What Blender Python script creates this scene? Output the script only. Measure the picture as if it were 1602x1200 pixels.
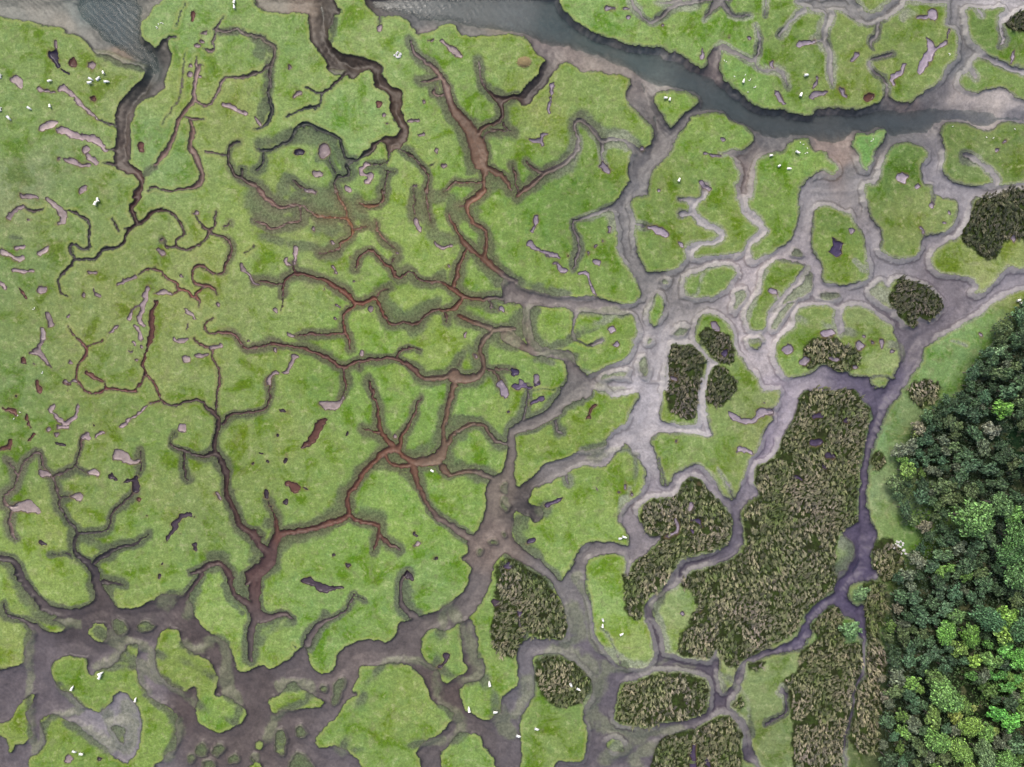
import bpy, bmesh, math, random
import numpy as np
from mathutils import Vector, Matrix

for o in list(bpy.data.objects):
    bpy.data.objects.remove(o)
scene = bpy.context.scene
COL = scene.collection
rng = np.random.default_rng(7)
random.seed(7)

# ------------------------------------------------------------------ camera, sky, sun
# the survey map below is in map units of 0.1124 m (origin at its top left corner), y to the south
U = 180.0 / 1602.0
CAM_H = 120.0
cam_d = bpy.data.cameras.new("camera")
cam = bpy.data.objects.new("camera", cam_d)
COL.objects.link(cam)
cam.location = (0, 0, CAM_H)
cam.rotation_euler = (0, 0, 0)
cam_d.sensor_width = 36.0
cam_d.lens = 24.0
cam_d.clip_start = 1.0
cam_d.clip_end = 9000.0
scene.camera = cam

world = bpy.data.worlds.new("World")
scene.world = world
world.use_nodes = True
wn, wl = world.node_tree.nodes, world.node_tree.links
SUN_EL, SUN_AZ = math.radians(54), math.radians(-25)   # sun towards the north, a little west
bg = wn["Background"]
sky = wn.new("ShaderNodeTexSky")
sky.sky_type = 'NISHITA'
sky.sun_disc = False
sky.sun_elevation = SUN_EL
sky.sun_rotation = SUN_AZ
sky.air_density = 1.0
sky.dust_density = 4.0
sky.ozone_density = 1.0
wl.new(sky.outputs[0], bg.inputs[0])
bg.inputs[1].default_value = 0.15

sd = bpy.data.lights.new("sun", 'SUN')
sd.energy = 1.4
sd.angle = math.radians(12)
sd.color = (1.0, 0.95, 0.88)
so = bpy.data.objects.new("sun", sd)
COL.objects.link(so)
dirv = Vector((math.sin(SUN_AZ) * math.cos(SUN_EL), math.cos(SUN_AZ) * math.cos(SUN_EL), math.sin(SUN_EL)))
so.rotation_euler = dirv.to_track_quat('Z', 'Y').to_euler()
so.location = (0, 0, 60)

scene.view_settings.view_transform = 'Standard'
scene.view_settings.look = 'None'
scene.view_settings.gamma = 1.0
scene.view_settings.use_curve_mapping = False
scene.view_settings.exposure = 0.8
GAIN = np.array((1.95, 2.1, 2.2))      # sunlit picture value / base colour, used when colours were read off
GAIN_TURF = np.array((1.95, 1.74, 2.56))

# ------------------------------------------------------------------ helpers
def lin(c):
    c = np.asarray(c, float) / 255.0
    return np.where(c <= 0.04045, c / 12.92, ((c + 0.055) / 1.055) ** 2.4)

def wx(px): return (px - 801.0) * U
def wy(py): return (600.0 - py) * U

def tag(o, label=None, cat=None, group=None, kind=None):
    if label: o['label'] = label
    if cat: o['category'] = cat
    if group: o['group'] = group
    if kind: o['kind'] = kind
    return o

def add(name, me, parent=None):
    o = bpy.data.objects.new(name, me)
    COL.objects.link(o)
    if parent: o.parent = parent
    return o

_lat = {}
def vnoise(X, Y, scale, seed):
    """smooth value noise, -1..1"""
    key = seed
    if key not in _lat:
        _lat[key] = np.random.default_rng(1000 + seed).uniform(-1, 1, (256, 256))
    L = _lat[key]
    x = X / scale + 1000.0; y = Y / scale + 1000.0
    xi = np.floor(x).astype(int); yi = np.floor(y).astype(int)
    fx = x - xi; fy = y - yi
    fx = fx * fx * (3 - 2 * fx); fy = fy * fy * (3 - 2 * fy)
    x0 = xi % 256; x1 = (xi + 1) % 256; y0 = yi % 256; y1 = (yi + 1) % 256
    return (L[y0, x0] * (1 - fx) + L[y0, x1] * fx) * (1 - fy) + (L[y1, x0] * (1 - fx) + L[y1, x1] * fx) * fy

def sstep(a, b, x):
    t = np.clip((x - a) / (b - a), 0, 1)
    return t * t * (3 - 2 * t)

# ------------------------------------------------------------------ survey of the marsh
# T x y: sheet corner (map units); numbers on a sheet are quarter units.
# R open channel, I ground standing in it, M low bar, S creek (x,y,width), H sparse wet fringe,
# P/L pale pool, Q/D dark pool, O brown pool, W chalky pool, B rush bed
SURVEY = """
T 0 0
R -60,85 40,115 120,125 220,145 260,165 290,165 370,175 400,195 400,225 440,215 490,225 530,265 555,300 600,330 700,355 790,395 890,415 910,450 905,480 880,505 840,525 800,580 740,650 735,700 720,760 725,830 720,900 705,940 725,960 705,1010 740,1060 830,1100 880,1140 830,1200 820,1240 880,1240 890,1180 912,1130 905,1095 850,1060 800,1020 820,980 825,900 815,820 825,750 845,670 870,640 930,620 1000,580 1040,540 1045,480 1060,410 1075,350 1055,300 1050,255 1020,235 1005,255 990,300 930,270 885,235 880,170 890,120 930,95 940,70 960,25 1000,15 1050,-60 -60,-60
H 620,330,50 720,360,70 800,395,70 880,420,50
S 1040,245,25 1060,232,20 1100,230,14
S 1265,412,25 1240,425,45 1218,480,38 1215,560,34 1215,620,40 1165,690,34 1130,745,34 1100,820,30 1060,900,40 1010,980,50 965,1040,34
H 965,1050,40 920,1085,50
S 1225,355,10 1228,410,25
S 1215,620,30 1250,645,20 1290,660,16 1330,635,20 1360,590,22 1375,540,25 1400,490,22 1440,475,20 1520,490,30 1600,455,45
S 1395,100,25 1360,140,20 1350,175,25 1390,195,30 1450,190,28 1490,180,25 1520,210,22 1600,225,25
H 1390,200,50 1450,195,60 1520,200,40
S 1360,195,20 1345,240,15 1325,265,20 1345,300,20 1310,325,35 1275,310,25
S 1195,760,30 1205,820,35 1185,900,40 1220,970,45 1255,1030,40 1265,1100,40 1225,1165,50 1170,1185,25 1090,1195,20 1020,1190,15 960,1165,15 920,1195,20
S 1170,735,20 1220,745,25 1275,745,28
S 1495,895,42 1445,910,25 1425,960,25 1435,1050,30 1475,1105,35 1540,1130,35 1600,1160,45
S 1515,1065,42 1515,1110,30
S 1285,950,25 1330,955,20 1390,972,12 1425,968,10
P 60,480 100,460 140,500 145,550 120,550 90,520 65,505
L 235,555,25 290,565,22 350,570,10
L 385,550,35 440,590,30 500,645,30 545,700,25 600,740,14
S 600,740,14 660,770,11 725,778,14
P 240,800 310,745 370,770 330,800 270,820
L 370,815,35 460,835,45 530,860,35 610,880,50 640,925,30 665,945,15
S 665,945,12 720,930,14
L 545,933,50
L 560,975,26 575,1000,28 600,1022,28
L 395,1000,20 440,1010,36 500,1030,25 560,1032,12
L 370,990,14
S 640,1025,15 720,1025,20
Q 285,310 345,300 355,350 380,420 350,415 330,380 300,360
Q 370,420 395,425 435,460 420,468
L 345,262,12 345,300,12
L 565,400,36 585,395,36 578,425,24
P 1255,205 1300,185 1305,215 1265,220
L 1265,258,28
L 1235,290,36
L 1185,412,26
L 1182,462,36
L 1250,475,18
O 1220,75,22 1205,120,17
L 1405,655,25 1450,665,32 1490,685,25 1545,718,15
O 875,905,40 880,940,36
L 520,1190,40
O 585,610,38
O 445,370,26 460,400,34
S 1155,320,6 1130,500,7 1132,600,7 1060,720,6 1020,780,6
S 1160,20,6 1130,110,7 1100,165,6
T 400 0
R -40,-60 0,20 40,60 100,78 230,82 340,88 320,130 335,200 345,270 400,320 430,370 445,435 480,460 540,465 570,455 590,495 630,490 650,460 680,435 720,440 740,490 745,540 790,560 830,590 835,650 845,720 880,770 915,810 900,840 860,860 820,850 800,860 780,880 720,890 710,925 670,945 650,985 640,1000 575,1000 555,1015 580,1045 610,1020 650,1005 700,975 750,935 760,910 800,890 815,910 830,960 825,1010 790,1030 830,1030 840,960 870,940 910,940 930,900 960,870 955,790 920,720 905,680 920,620 920,570 900,550 840,530 810,490 790,450 790,410 720,370 650,350 570,340 530,320 490,300 470,260 445,235 450,190 480,130 495,80 520,100 540,70 500,20 490,-60
H 500,120,30 480,180,40 470,240,30
H 470,440,30 540,450,30
S 575,1035,34 600,1080,25 560,1110,20 510,1100,30 490,1130,20 490,1200,25
S 490,1090,12 470,1030,12 455,980,14
L 420,930,65 425,955,68
H 390,980,50 410,1000,60 440,1010,40
S 0,920,26 50,950,26 130,925,26 210,885,28 240,840,28 260,790,28 300,775,30 360,785,30 420,820,28 490,855,28 535,880,30 545,940,30 560,990,30 620,1000,30
H 30,890,60 120,890,80 250,840,100 330,840,130 420,870,120 480,910,90 540,1000,80
S 45,950,20 45,1020,20 15,1055,25 -5,1060,20
S -10,225,30 60,240,34 115,290,34 120,350,30 90,410,34 90,480,30 80,550,30 75,610,30 120,680,40 90,740,28 50,790,22 -5,815,20
H 0,240,60 60,260,70 120,320,60 90,420,60 80,520,60 70,600,70 60,680,90 40,740,60
H 30,290,60 40,350,60 10,330,60
S 90,400,26 40,440,28 -5,470,25
S 560,455,30 530,490,25 480,540,30 420,580,20 370,575,15 340,550,25 310,550,20
S 415,585,15 410,640,12 385,675,12 330,680,35 280,690,15 220,715,12 195,735,30
P 225,610 260,565 285,580 280,600 230,615
L 215,425,32
Q 245,960 275,925 315,935 300,970 260,980
P 345,1080 380,1060 435,1075 410,1100 395,1115 365,1105
L 0,740,20 25,775,20
L 770,175,40
S 770,160,8 770,110,10 780,85,14
O 770,650,44
L 808,716,24
L 828,768,16
S 790,1030,12 720,1030,16
L 720,1030,16 690,1035,25 655,1065,30 690,1095,30 725,1085,20 710,1130,30 690,1135,24
L 575,1175,40
S 800,1072,24 830,1080,22 870,1080,16
S 835,1080,12 810,1140,12 810,1210,15
S 920,935,15 970,970,18 1030,1030,20 1075,1075,20 1080,1130,18 1075,1210,18
L 960,765,10 1000,750,25 1025,755,25
P 1010,858 1015,845 1060,822 1072,845 1030,862
P 1117,935 1150,928 1135,990
L 1187,1045,34
S 1080,1045,7 1130,1020,7
L 990,1165,24
S 965,255,28 980,290,30 990,340,35 1040,380,30 1100,420,36 1160,480,44 1190,540,50 1210,610,55 1250,700,65 1300,770,75 1370,860,105 1400,950,110 1400,1000,110 1430,1060,60 1425,1130,30 1420,1210,30
S 1440,1050,50 1500,1080,40 1550,1095,40 1580,1150,30 1600,1200,30
H 1150,620,40 1200,680,60 1240,760,70 1290,860,60 1320,960,60 1350,1060,70
H 1480,1140,120 1530,1150,60
H 1340,760,60 1380,790,70
S 1395,840,40 1430,800,36 1500,775,32 1545,740,36 1540,680,45 1540,640,60 1480,590,34 1420,540,25 1405,480,22 1400,420,25 1390,370,20
H 1390,370,36 1400,420,40 1410,520,45 1490,560,50 1550,590,40
S 1540,640,60 1620,605,50
S 1550,770,14 1575,820,14 1610,835,10
S 1430,860,12 1450,825,14 1520,808,12 1570,830,12
H 1450,845,50 1530,830,60 1530,870,40
S 1020,515,18 1060,520,22 1110,505,30 1150,490,24
S 1190,600,20 1130,595,25 1110,570,18 1130,555,12
L 1055,643,20
P 1148,250 1175,243 1200,285 1250,300 1290,340 1290,362 1260,357 1210,325 1190,290
L 1085,255,9 1120,235,12
S 1180,1200,25 1240,1140,25 1310,1135,20 1370,1140,20 1430,1150,15
S 225,1130,40 270,1170,30 320,1200,30
H 190,1130,90 170,1190,90
T 800 0
R 300,-60 310,30 345,80 400,130 470,170 520,205 600,235 680,255 770,285 870,300 910,290 960,310 990,340 1010,320 1060,340 1110,380 1150,410 1195,430 1225,410 1235,350 1270,300 1320,270 1320,340 1310,430 1320,500 1370,520 1380,550 1460,590 1500,640 1600,690 1710,680 1730,700 1790,715 1880,725 1900,690 1930,680 2040,675 2110,695 2180,680 2250,660 2310,640 2320,600 2360,610 2400,640 2450,645 2510,630 2540,600 2600,560 2660,530 2690,490 2710,450 2750,400 2790,370 2800,300 2785,190 2740,180 2705,150 2735,100 2725,20 2740,-60 2840,-60 2840,60 2850,130 2860,200 2890,260 2950,310 3030,370 3100,400 3260,445 3260,490 3140,450 3050,420 2980,375 2920,350 2890,390 2870,440 2815,480 2810,520 2840,555 2910,580 2950,560 3000,550 3080,545 3140,590 3260,650 3260,790 3200,770 3080,765 3040,780 3020,810 2990,825 2930,810 2870,780 2820,770 2690,770 2690,860 2710,920 2720,980 2705,1050 2720,1100 2770,1140 2830,1170 2920,1160 3010,1140 3040,1150 3260,1145 3260,1185 3100,1190 2980,1250 700,1250 740,1150 725,1080 740,980 745,950 720,910 790,975 845,930 885,890 885,800 830,750 790,700 740,650 715,590 740,510 730,490 670,470 600,460 540,430 470,445 430,440 400,420 360,390 330,385 240,490 230,535 190,560 130,610 115,640 70,665 50,640 -10,630 -60,610 0,600 50,590 100,520 160,470 175,430 205,390 210,360 140,320 110,260 60,215 0,200 -40,228 -150,215 -220,225 -310,220 -325,190 -350,150 -400,145 -450,155 -500,195 -560,210 -565,235 -600,190 -630,165 -650,130 -710,98 -800,95 -840,105 -880,60 -910,20 -935,-60
I 890,610 920,580 970,560 1050,560 1110,575 1160,600 1185,630 1150,665 1090,700 1050,750 1000,800 980,780 950,720 910,660
I 1110,770 1120,740 1150,715 1200,715 1260,705 1330,705 1360,740 1420,775 1480,800 1515,830 1520,870 1490,910 1430,940 1350,965 1390,1000 1425,1070 1435,1120 1410,1180 1400,1480 870,1480 850,1150 880,1060 960,1000 1010,950 1030,850
S 1330,290,50 1390,320,40 1450,350,36 1510,385,34
S 1520,390,30 1545,340,30 1550,290,25 1555,230,30 1545,195,15 1530,150,20
S 1520,380,20 1540,430,15 1610,452,12
S 730,-10,25 770,50,28 820,105,28 885,150,33 930,105,33 990,55,36 1060,25,36 1130,15,36 1190,0,40
S 925,20,30 1000,15,30 1060,5,30
S 1300,0,80 1260,50,50 1210,120,25
S 1330,20,50 1370,80,34 1420,110,36 1500,95,20
H 1250,60,50 1215,120,40
H 1380,90,50 1430,115,50 1500,100,40
H 920,120,40 1000,60,60 1100,40,60 1170,30,50
S 1597,-10,20 1590,100,25
S 1150,-5,40 1360,-10,50
L 600,50,22 650,55,12
L 700,55,9 740,60,9
L 740,108,26
L 945,150,18
P 1185,360 1205,282 1217,340 1205,378
L 1495,230,30
L 1370,235,16
L 260,535,22 260,620,18 230,670,24 242,712,12
L 120,870,18 185,875,26 198,840,18 225,835,10
L 185,875,22 195,900,16
S 815,970,60 760,930,40 710,880,36 650,865,36 570,880,44 530,830,40 480,780,40 430,750,44 395,770,32 400,830,32 425,890,32 400,960,32 340,1020,40 250,1070,44 180,1110,40 110,1160,45 40,1225,45
H 800,940,70 720,860,100 650,830,80 560,830,90 470,740,90 420,715,60 380,760,60 380,900,50 380,980,110 320,1060,110 230,1080,100 130,1150,110
H 600,900,70 700,920,60
S 570,895,35 565,980,22 575,1030,30
L 572,1025,26 590,1062,42
S 100,1015,45 140,1060,25 210,1085,25
S -5,1030,18 15,1100,18 40,1200,20
L 825,930,34
L 1320,880,30
L 1215,960,20 1260,970,20 1310,965,14
S 1300,965,13 1350,965,14 1400,945,12
L 1190,1140,20 1215,1170,30 1235,1190,20
L 925,1190,22
T 1200 0
I 540,860 560,830 600,830 650,840 690,815 740,815 740,850 700,920 665,970 660,1020 620,1070 590,1050 560,960 535,920
I 750,960 790,910 830,890 900,900 950,910 990,930 1015,970 970,1020 960,1060 975,1130 1000,1200 1000,1480 600,1480 660,1190 710,1100 735,1020
I 0,960 100,940 160,880 200,865 255,870 265,900 290,940 360,940 390,990 430,1030 450,1060 410,1090 350,1065 330,1085 250,1120 210,1200 190,1480 -150,1480 -80,1180 -70,1020 -40,990
S 230,60,50 190,90,36 140,140,25 110,190,24 85,212,62
S 320,20,130 390,60,80 365,200,55 370,280,50 400,370,50 400,450,50 410,535,25
H 330,150,60 340,220,60 310,250,60 390,330,60 430,420,50
S 200,10,80 350,20,110 480,10,110 550,60,90 620,130,75 700,105,80 760,60,80 830,10,80 880,-60,80
I 580,-60 590,30 620,70 680,85 730,50 755,-60
S 690,150,40 690,220,35 640,265,36 660,300,18
S 860,-5,40 1000,0,30 1150,5,50
R 1130,-60 1130,40 1240,70 1270,45 1400,65 1480,45 1495,75 1455,95 1450,150 1490,150 1530,100 1600,60 1660,50 1660,-60
S 1460,140,25 1470,200,32 1490,250,32 1460,295,16
S 1320,60,25 1345,95,28
S 1265,430,40 1295,460,45 1310,485,42
L 1540,320,14 1535,390,14
S 775,335,45 720,350,32 650,370,22 640,420,26 680,455,26 720,480,22 750,540,28 740,600,35 755,640,40
L 1010,240,25 1040,290,50 1000,370,60 965,440,50
L 1110,270,28 1080,295,20 1050,305,20
L 860,405,20 850,460,28 810,465,40 790,500,34 795,525,20
L 1040,80,58 1045,105,60
L 1010,118,20 940,105,20
H 940,105,50 870,75,60 860,110,60
L 560,345,34 520,380,18
L 455,545,18 475,570,26 495,610,14
O 640,605,50
L 1132,190,14 1125,250,9
P 262,600 290,575 350,575 362,600 320,605 280,627
L 355,595,20 380,570,12
L 315,485,26 305,525,32 285,555,14
L 60,580,34 78,615,32 105,650,14
L 35,390,20 42,420,14
S -10,445,26 50,430,32 95,450,36 115,500,30 125,530,25
H 0,430,50 70,430,70 120,490,60 135,545,50
L 200,280,30 250,265,25 300,255,20
S 290,255,24 370,250,40
P 805,1105 830,1080 885,1090 865,1115 865,1145 825,1140
L 940,1160,32
S 1240,970,60 1290,985,44 1350,1020,40 1400,1065,46 1440,1120,60 1430,1155,50
H 1250,1000,70 1310,1010,60
L 1490,890,20
L 1440,940,24
B 1485,150 1520,100 1590,68 1660,60 1660,190 1580,188 1510,180
T 0 300
S 860,-10,50 870,40,44 815,95,40 840,150,34 870,195,34 820,225,34 780,290,30 755,340,30 700,352,28 640,360,30 625,395,26 580,430,24 540,418,20 470,420,20 450,440,20 425,485,28 370,535,22 355,560,14 370,590,20 375,640,20 420,660,16
S 775,225,12 820,225,20
S 870,200,34 910,180,30 960,125,34 1020,115,24 1085,140,20 1130,190,18 1165,250,18 1130,285,16 1095,305,16 1105,340,16 1165,368,16 1240,345,16 1290,300,16 1310,255,18 1340,190,20 1348,125,22
S 1310,250,18 1250,205,20 1220,150,20 
L 1222,132,28
S 1325,265,22 1400,275,20 1440,320,22 1455,370,24 1420,430,24 1400,505,24 1350,525,20 1300,495,20 1280,460,24 1230,460,18 1200,510,16 1215,575,18 1270,580,24 1330,600,28 1355,640,16
S 1290,595,20 1235,630,20 1225,665,18 1250,690,24 1240,730,12
S 1225,660,18 1190,655,20 1165,620,30 1105,610,20 1100,570,18 1030,535,16 1015,495,14 950,485,12 900,495,12 870,520,12
L 730,580,20 790,550,28 850,530,18
S 1105,620,16 1070,645,18
P 965,635 1030,605 1060,630 1085,640 1060,655 1000,640
S 1100,340,10 1040,340,14 1035,310,10
H 1015,300,50
L 1015,300,20
L 985,355,16 1020,380,36
S 405,115,22 490,130,24 550,180,24 570,235,24 550,300,22 560,350,20 500,350,16 460,325,20 435,335,14 450,380,18 470,425,18
P 275,30 340,65 400,105 415,150 405,210 350,205 375,160 340,110 295,80
L 130,25,30 190,25,30 230,35,24
S 150,90,30 190,120,24 270,105,34
L 55,150,30 100,110,20 150,90,24
L 180,172,20
P 0,350 40,380 80,400 155,400 150,435 100,435 40,405 -10,385
P 230,385 270,350 310,325 290,370 250,415
H 100,310,90
L 100,355,30 150,340,20
L 85,488,22 140,500,22 205,495,22
L 0,580,30 30,600,20
O 120,615,18 160,660,14
L 260,615,44
L 505,5,26
S 705,165,22 720,205,26 735,240,10
L 555,505,28 590,505,22
L 520,640,34
L 580,605,12 600,650,20 620,662,16
L 1138,530,24
S 1395,222,14 1435,200,14 1440,185,10
S 1540,385,12 1600,340,14
L 1515,465,28 1545,500,18 1570,555,14 1610,575,12
L 1358,705,28
P 1140,730 1185,735 1205,760 1225,800 1205,808 1185,775
L 925,600,24 920,660,30 890,730,34 875,790,28 900,830,26
L 910,640,16 895,670,14
L 890,715,16 850,710,12 820,760,14 810,790,36
L 840,835,14 870,875,22 880,910,40
L 830,945,20 845,960,20
L 890,965,26
L 818,1005,22
L 858,1055,18
O 978,690,18 950,750,14 955,790,28 960,850,26 950,900,36 930,970,20 910,1000,20 915,1040,20 895,1075,20 910,1140,18
S 910,1130,16 870,1210,10
S 910,1140,14 960,1210,12
L 300,770,34 325,830,38
W 265,860,30 270,910,34
L 260,930,16 235,980,24 250,1020,34 290,1070,20 320,1095,10
L 190,1010,16 230,1010,20
O 152,1060,36
L 205,1086,12 218,1086,10
L 440,1065,26
L 420,785,20
S 420,850,10 480,910,12 545,970,16 540,1030,18 480,1100,20 480,1160,18 490,1210,16
S 550,975,10 610,950,10 650,935,28
L 680,890,14 725,850,26
L 480,965,12
O 550,1130,24 600,1170,20 650,1200,18
S 1330,790,12 1275,825,14 1275,865,12 1320,890,14 1400,875,26 1460,890,24 1500,935,24 1540,990,18 1600,980,18
L 1095,930,28 1130,930,28 1175,915,12
S 1210,918,20 1260,960,18 1320,975,18 1340,1060,20 1375,1140,20 1380,1210,20
L 1320,975,20 1380,960,28
P 1130,1035 1180,1025 1195,1030 1185,1075 1155,1080
L 1235,1025,32 1300,1020,16
L 1180,830,12 1170,850,10
L 1555,932,14
L 475,1190,16 400,1195,12
T 400 300
S 20,-20,40 100,70,44 150,105,34 210,90,16 290,85,18 340,130,16 380,160,18 470,165,16 530,168,22 560,165,28 620,230,30 600,280,26 530,320,22 515,360,20 460,380,12 400,385,14
S 500,-20,22 520,40,24 560,110,22 555,165,24
H 20,50,180 120,150,220 260,120,220 350,50,200 430,60,200 400,220,120 520,220,120 590,150,200 600,60,140 690,200,70 760,220,60
H 470,360,80 440,410,90 540,390,60 30,280,60
S 285,90,10 280,180,12
S -10,180,30 50,200,28 90,235,28 140,235,24 200,205,20 270,180,26
L 365,225,24
L 300,-5,20 370,0,20
S 790,-10,24 800,40,30 780,80,14 700,95,36 655,75,30
S 620,235,14 720,210,10
S 750,190,14 775,260,14 780,285,26 820,318,14 880,360,12
H 700,200,60 760,240,50 790,310,60 850,350,60
L 478,322,28
L 590,412,18
L 893,380,18
S 625,490,16 630,440,22 665,375,20 710,355,22 760,400,24 800,445,26 850,475,30 880,540,28 920,535,26 940,500,22 980,500,22 1010,550,22 1080,570,24 1160,565,24 1220,590,30
H 1100,560,50 1180,510,70 1140,550,70
S 850,440,12 880,410,10
S 1430,-10,50 1390,30,56 1320,80,50 1330,140,36 1370,205,36 1430,230,34 1450,290,32 1445,380,36 1430,410,40
H 1400,120,40 1380,170,60 1420,280,70 1430,380,60
H 1470,480,90 1540,570,120 1400,440,60
S 1275,95,16 1320,85,20
H 1250,60,90 1220,160,80 1330,160,60
S 1215,150,30 1240,220,30 1280,280,36 1330,340,44 1380,380,30 1435,415,34
S 1330,350,34 1280,430,30 1265,500,36 1245,580,36
S 1430,415,60 1500,480,44 1560,530,44 1620,560,60
S 1225,595,40 1260,630,44 1310,660,30 1400,668,30 1500,665,34 1620,660,60
S 1285,665,40 1260,720,48 1200,745,26 1120,735,28 1060,775,30 1000,820,34 930,815,28 850,838,30 810,780,28 780,700,28 740,660,36 670,695,40 620,700,40 560,630,34 470,575,34 380,535,30 250,510,26 180,535,26 165,600,22 165,650,14
H 760,620,70 850,580,60 780,640,80 960,840,60 900,800,60 1080,720,90 1150,680,60 1000,860,100
S 760,650,20 790,605,12 830,605,10
S 240,510,22 230,460,14
L 240,350,30 242,400,22 238,450,12
L 185,430,30 215,460,12
S 160,575,20 100,570,20 50,550,26 0,560,12
L 478,480,18 490,510,16
L 425,605,16
L 613,560,10
S 625,710,30 560,750,26 545,810,26 550,880,28 580,920,28 585,990,18
S 545,890,24 440,900,24 390,890,18 310,885,18 260,895,16 
L 215,895,24 240,898,18
L 510,708,20 535,718,16
L 720,733,38
L 495,800,26
P 100,735 125,720 150,770 110,755
S 165,660,8 160,740,8
L 125,992,32
L 240,1030,40 270,1030,24 
L 235,1040,28 220,1090,24 200,1130,16 150,1138,14 110,1125,20 90,1170,22 85,1210,20
S -10,975,22 60,960,20 130,945,28 190,970,26 290,965,30 380,1010,32 470,1050,34 550,1105,34 640,1065,30 750,1050,30 850,1035,34 920,1055,36 1000,1120,40 1040,1170,44 1120,1165,44 1240,1155,50
H 1050,1180,60 1240,1120,70 1260,1060,80 1310,990,60
S 555,1110,20 560,1160,22 575,1210,20
S 890,1030,24 910,990,20 970,975,18 1030,995,16
L 665,1015,26
S 650,1060,16 650,1100,20
S 1240,1150,90 1290,1170,80 1370,1160,56 1420,1110,44 1420,1050,40 1400,990,40 1430,930,44 1480,870,44 1550,850,40 1620,860,50
H 1390,1100,70 1370,1040,80 1340,960,60
S 1260,1090,14 1280,1050,10
H 1300,920,40 1310,980,50
S 1270,770,50 1350,810,50 1470,850,50
H 1280,800,90 1400,840,90 1500,920,110 1600,950,110
S 1195,770,24 1190,820,16
L 1375,1025,30
L 1310,890,16 1305,905,16
L 1212,470,18
S 985,-20,14 985,80,16 1000,160,20
L 1000,180,20 1020,238,28
S 1065,-20,24 1060,40,18 1080,120,14 1100,200,14
H 1010,30,100 1050,120,90 1100,220,90 1100,300,60 1150,300,80 1230,310,70
H 1120,30,110 1180,20,80
L 1120,320,18 1160,350,22 1215,345,20
S 1460,680,14 1465,720,14 1500,735,10
L 1535,735,44
S 1450,1105,28 1500,1130,26 1540,1180,24 1550,1220,24
S 1500,1110,30 1600,1110,26
H 1545,1110,60
T 800 300
R -60,540 0,560 90,600 200,635 330,660 440,655 530,650 600,680 700,705 770,690 815,650 800,600 760,520 700,440 665,340 665,230 650,180 645,125 600,125 640,60 700,0 720,-60 800,-60 760,30 750,80 790,190 775,280 790,390 830,460 860,510 960,495 1030,490 1080,440 1100,390 1080,360 1110,330 1200,310 1290,285 1300,265 1270,240 1200,225 1150,190 1120,140 1060,160 1035,130 1060,110 1110,115 1120,70 1040,45 1040,25 1110,25 1160,45 1190,20 1200,-60 1240,-60 1225,40 1170,60 1155,120 1230,195 1310,215 1345,260 1330,310 1260,330 1180,345 1140,390 1150,420 1230,405 1330,385 1430,390 1460,340 1480,300 1560,240 1545,210 1480,180 1440,130 1405,-20 1400,-60 1490,-60 1470,70 1500,120 1560,160 1590,210 1620,250 1520,320 1490,360 1500,420 1530,435 1580,395 1700,340 1760,290 1790,200 1800,100 1810,-60 2240,-60 2230,60 2240,140 2320,220 2330,290 2320,380 2370,405 2440,415 2530,405 2560,370 2580,280 2690,265 2770,210 2790,150 2795,70 2760,40 2650,20 2600,-60 2800,-60 2900,0 2960,10 2890,40 2870,110 2860,200 2810,280 2730,320 2650,370 2630,420 2650,480 2690,510 2800,525 2890,545 2930,580 2935,610 2890,630 2920,650 3000,600 3060,520 3110,465 3160,485 3260,480 3260,600 3170,625 3050,680 2950,750 2840,820 2700,900 2590,960 2575,1000 2575,1060 2540,1100 2500,1150 2450,1240 1420,1240 1530,1240 1480,1150 1400,1060 1390,980 1380,860 1300,770 1230,760 1170,790 1150,860 1150,920 1200,990 1260,1050 1310,1080 1250,1120 1230,1200 1225,1260 930,1260 980,1100 990,1000 1040,955 1000,960 990,1020 970,1120 940,1240 0,1240 340,1240 350,1130 330,1050 190,1030 80,1000 0,970 -60,930 -60,860 0,860 60,930 110,960 75,890 60,800 75,700 0,690 -60,700
H 60,560,80 200,610,60 350,640,50
H 150,740,60 40,780,110 40,900,120 100,860,40
H 250,1070,50 130,1040,50 700,750,50 560,740,50
I 110,720 250,720 390,740 380,830 370,920 440,950 480,970 560,970 590,930 590,910 530,920 510,950 460,955 400,910 390,860 410,780 440,750 540,755 650,770 740,770 770,800 800,860 795,900 760,940 750,1000 720,1045 600,1090 540,1120 480,1150 440,1120 410,1060 380,1000 340,985 230,990 170,950 140,890 120,800
H 125,760,50 130,860,60 170,960,70 300,1010,40 400,1040,60
H 450,745,50 600,750,60 720,770,50
H 600,110,50 620,140,50 630,220,60
S 690,60,30 600,110,36 520,150,36 430,165,30 385,185,26 385,240,26 430,320,28 430,370,28 395,430,28 380,485,20
P 500,435 540,425 575,450 565,475 530,460
L 525,340,22
L 478,380,20
L 568,300,16
L 608,220,26 610,250,16
L 150,160,24 155,200,22 130,250,16
L 115,320,40 150,355,22 210,385,24 270,400,20 290,400,24
L 270,440,10 310,490,30 330,495,26
H 60,275,50 110,280,30
L 435,505,24 470,500,24 495,550,20 510,620,18 525,645,14
L 860,220,16 930,240,40 965,275,32
S 790,208,14 860,220,14
P 1035,310 1065,310 1080,355 1060,345
L 633,865,46
L 655,948,32
O 355,405,14
I 905,630 935,650 960,705 950,760 900,855 870,820 860,760 880,700
H 850,760,40 890,660,30
I 1075,590 1095,530 1200,490 1320,455 1410,465 1420,510 1380,570 1300,640 1230,660 1100,660
H 1060,560,26 1080,620,20 1140,680,24 1210,480,24 1350,450,24 1410,480,24
M 1005,890 1050,850 1100,850 1095,890 1040,905
M 800,1090 820,1035 850,1060 865,1120 840,1180 810,1140
M 845,935 865,920 880,940 860,955
M 940,560 970,540 990,560 960,580
M 1395,630 1450,610 1470,640 1430,700 1410,745 1390,730 1410,680
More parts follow.
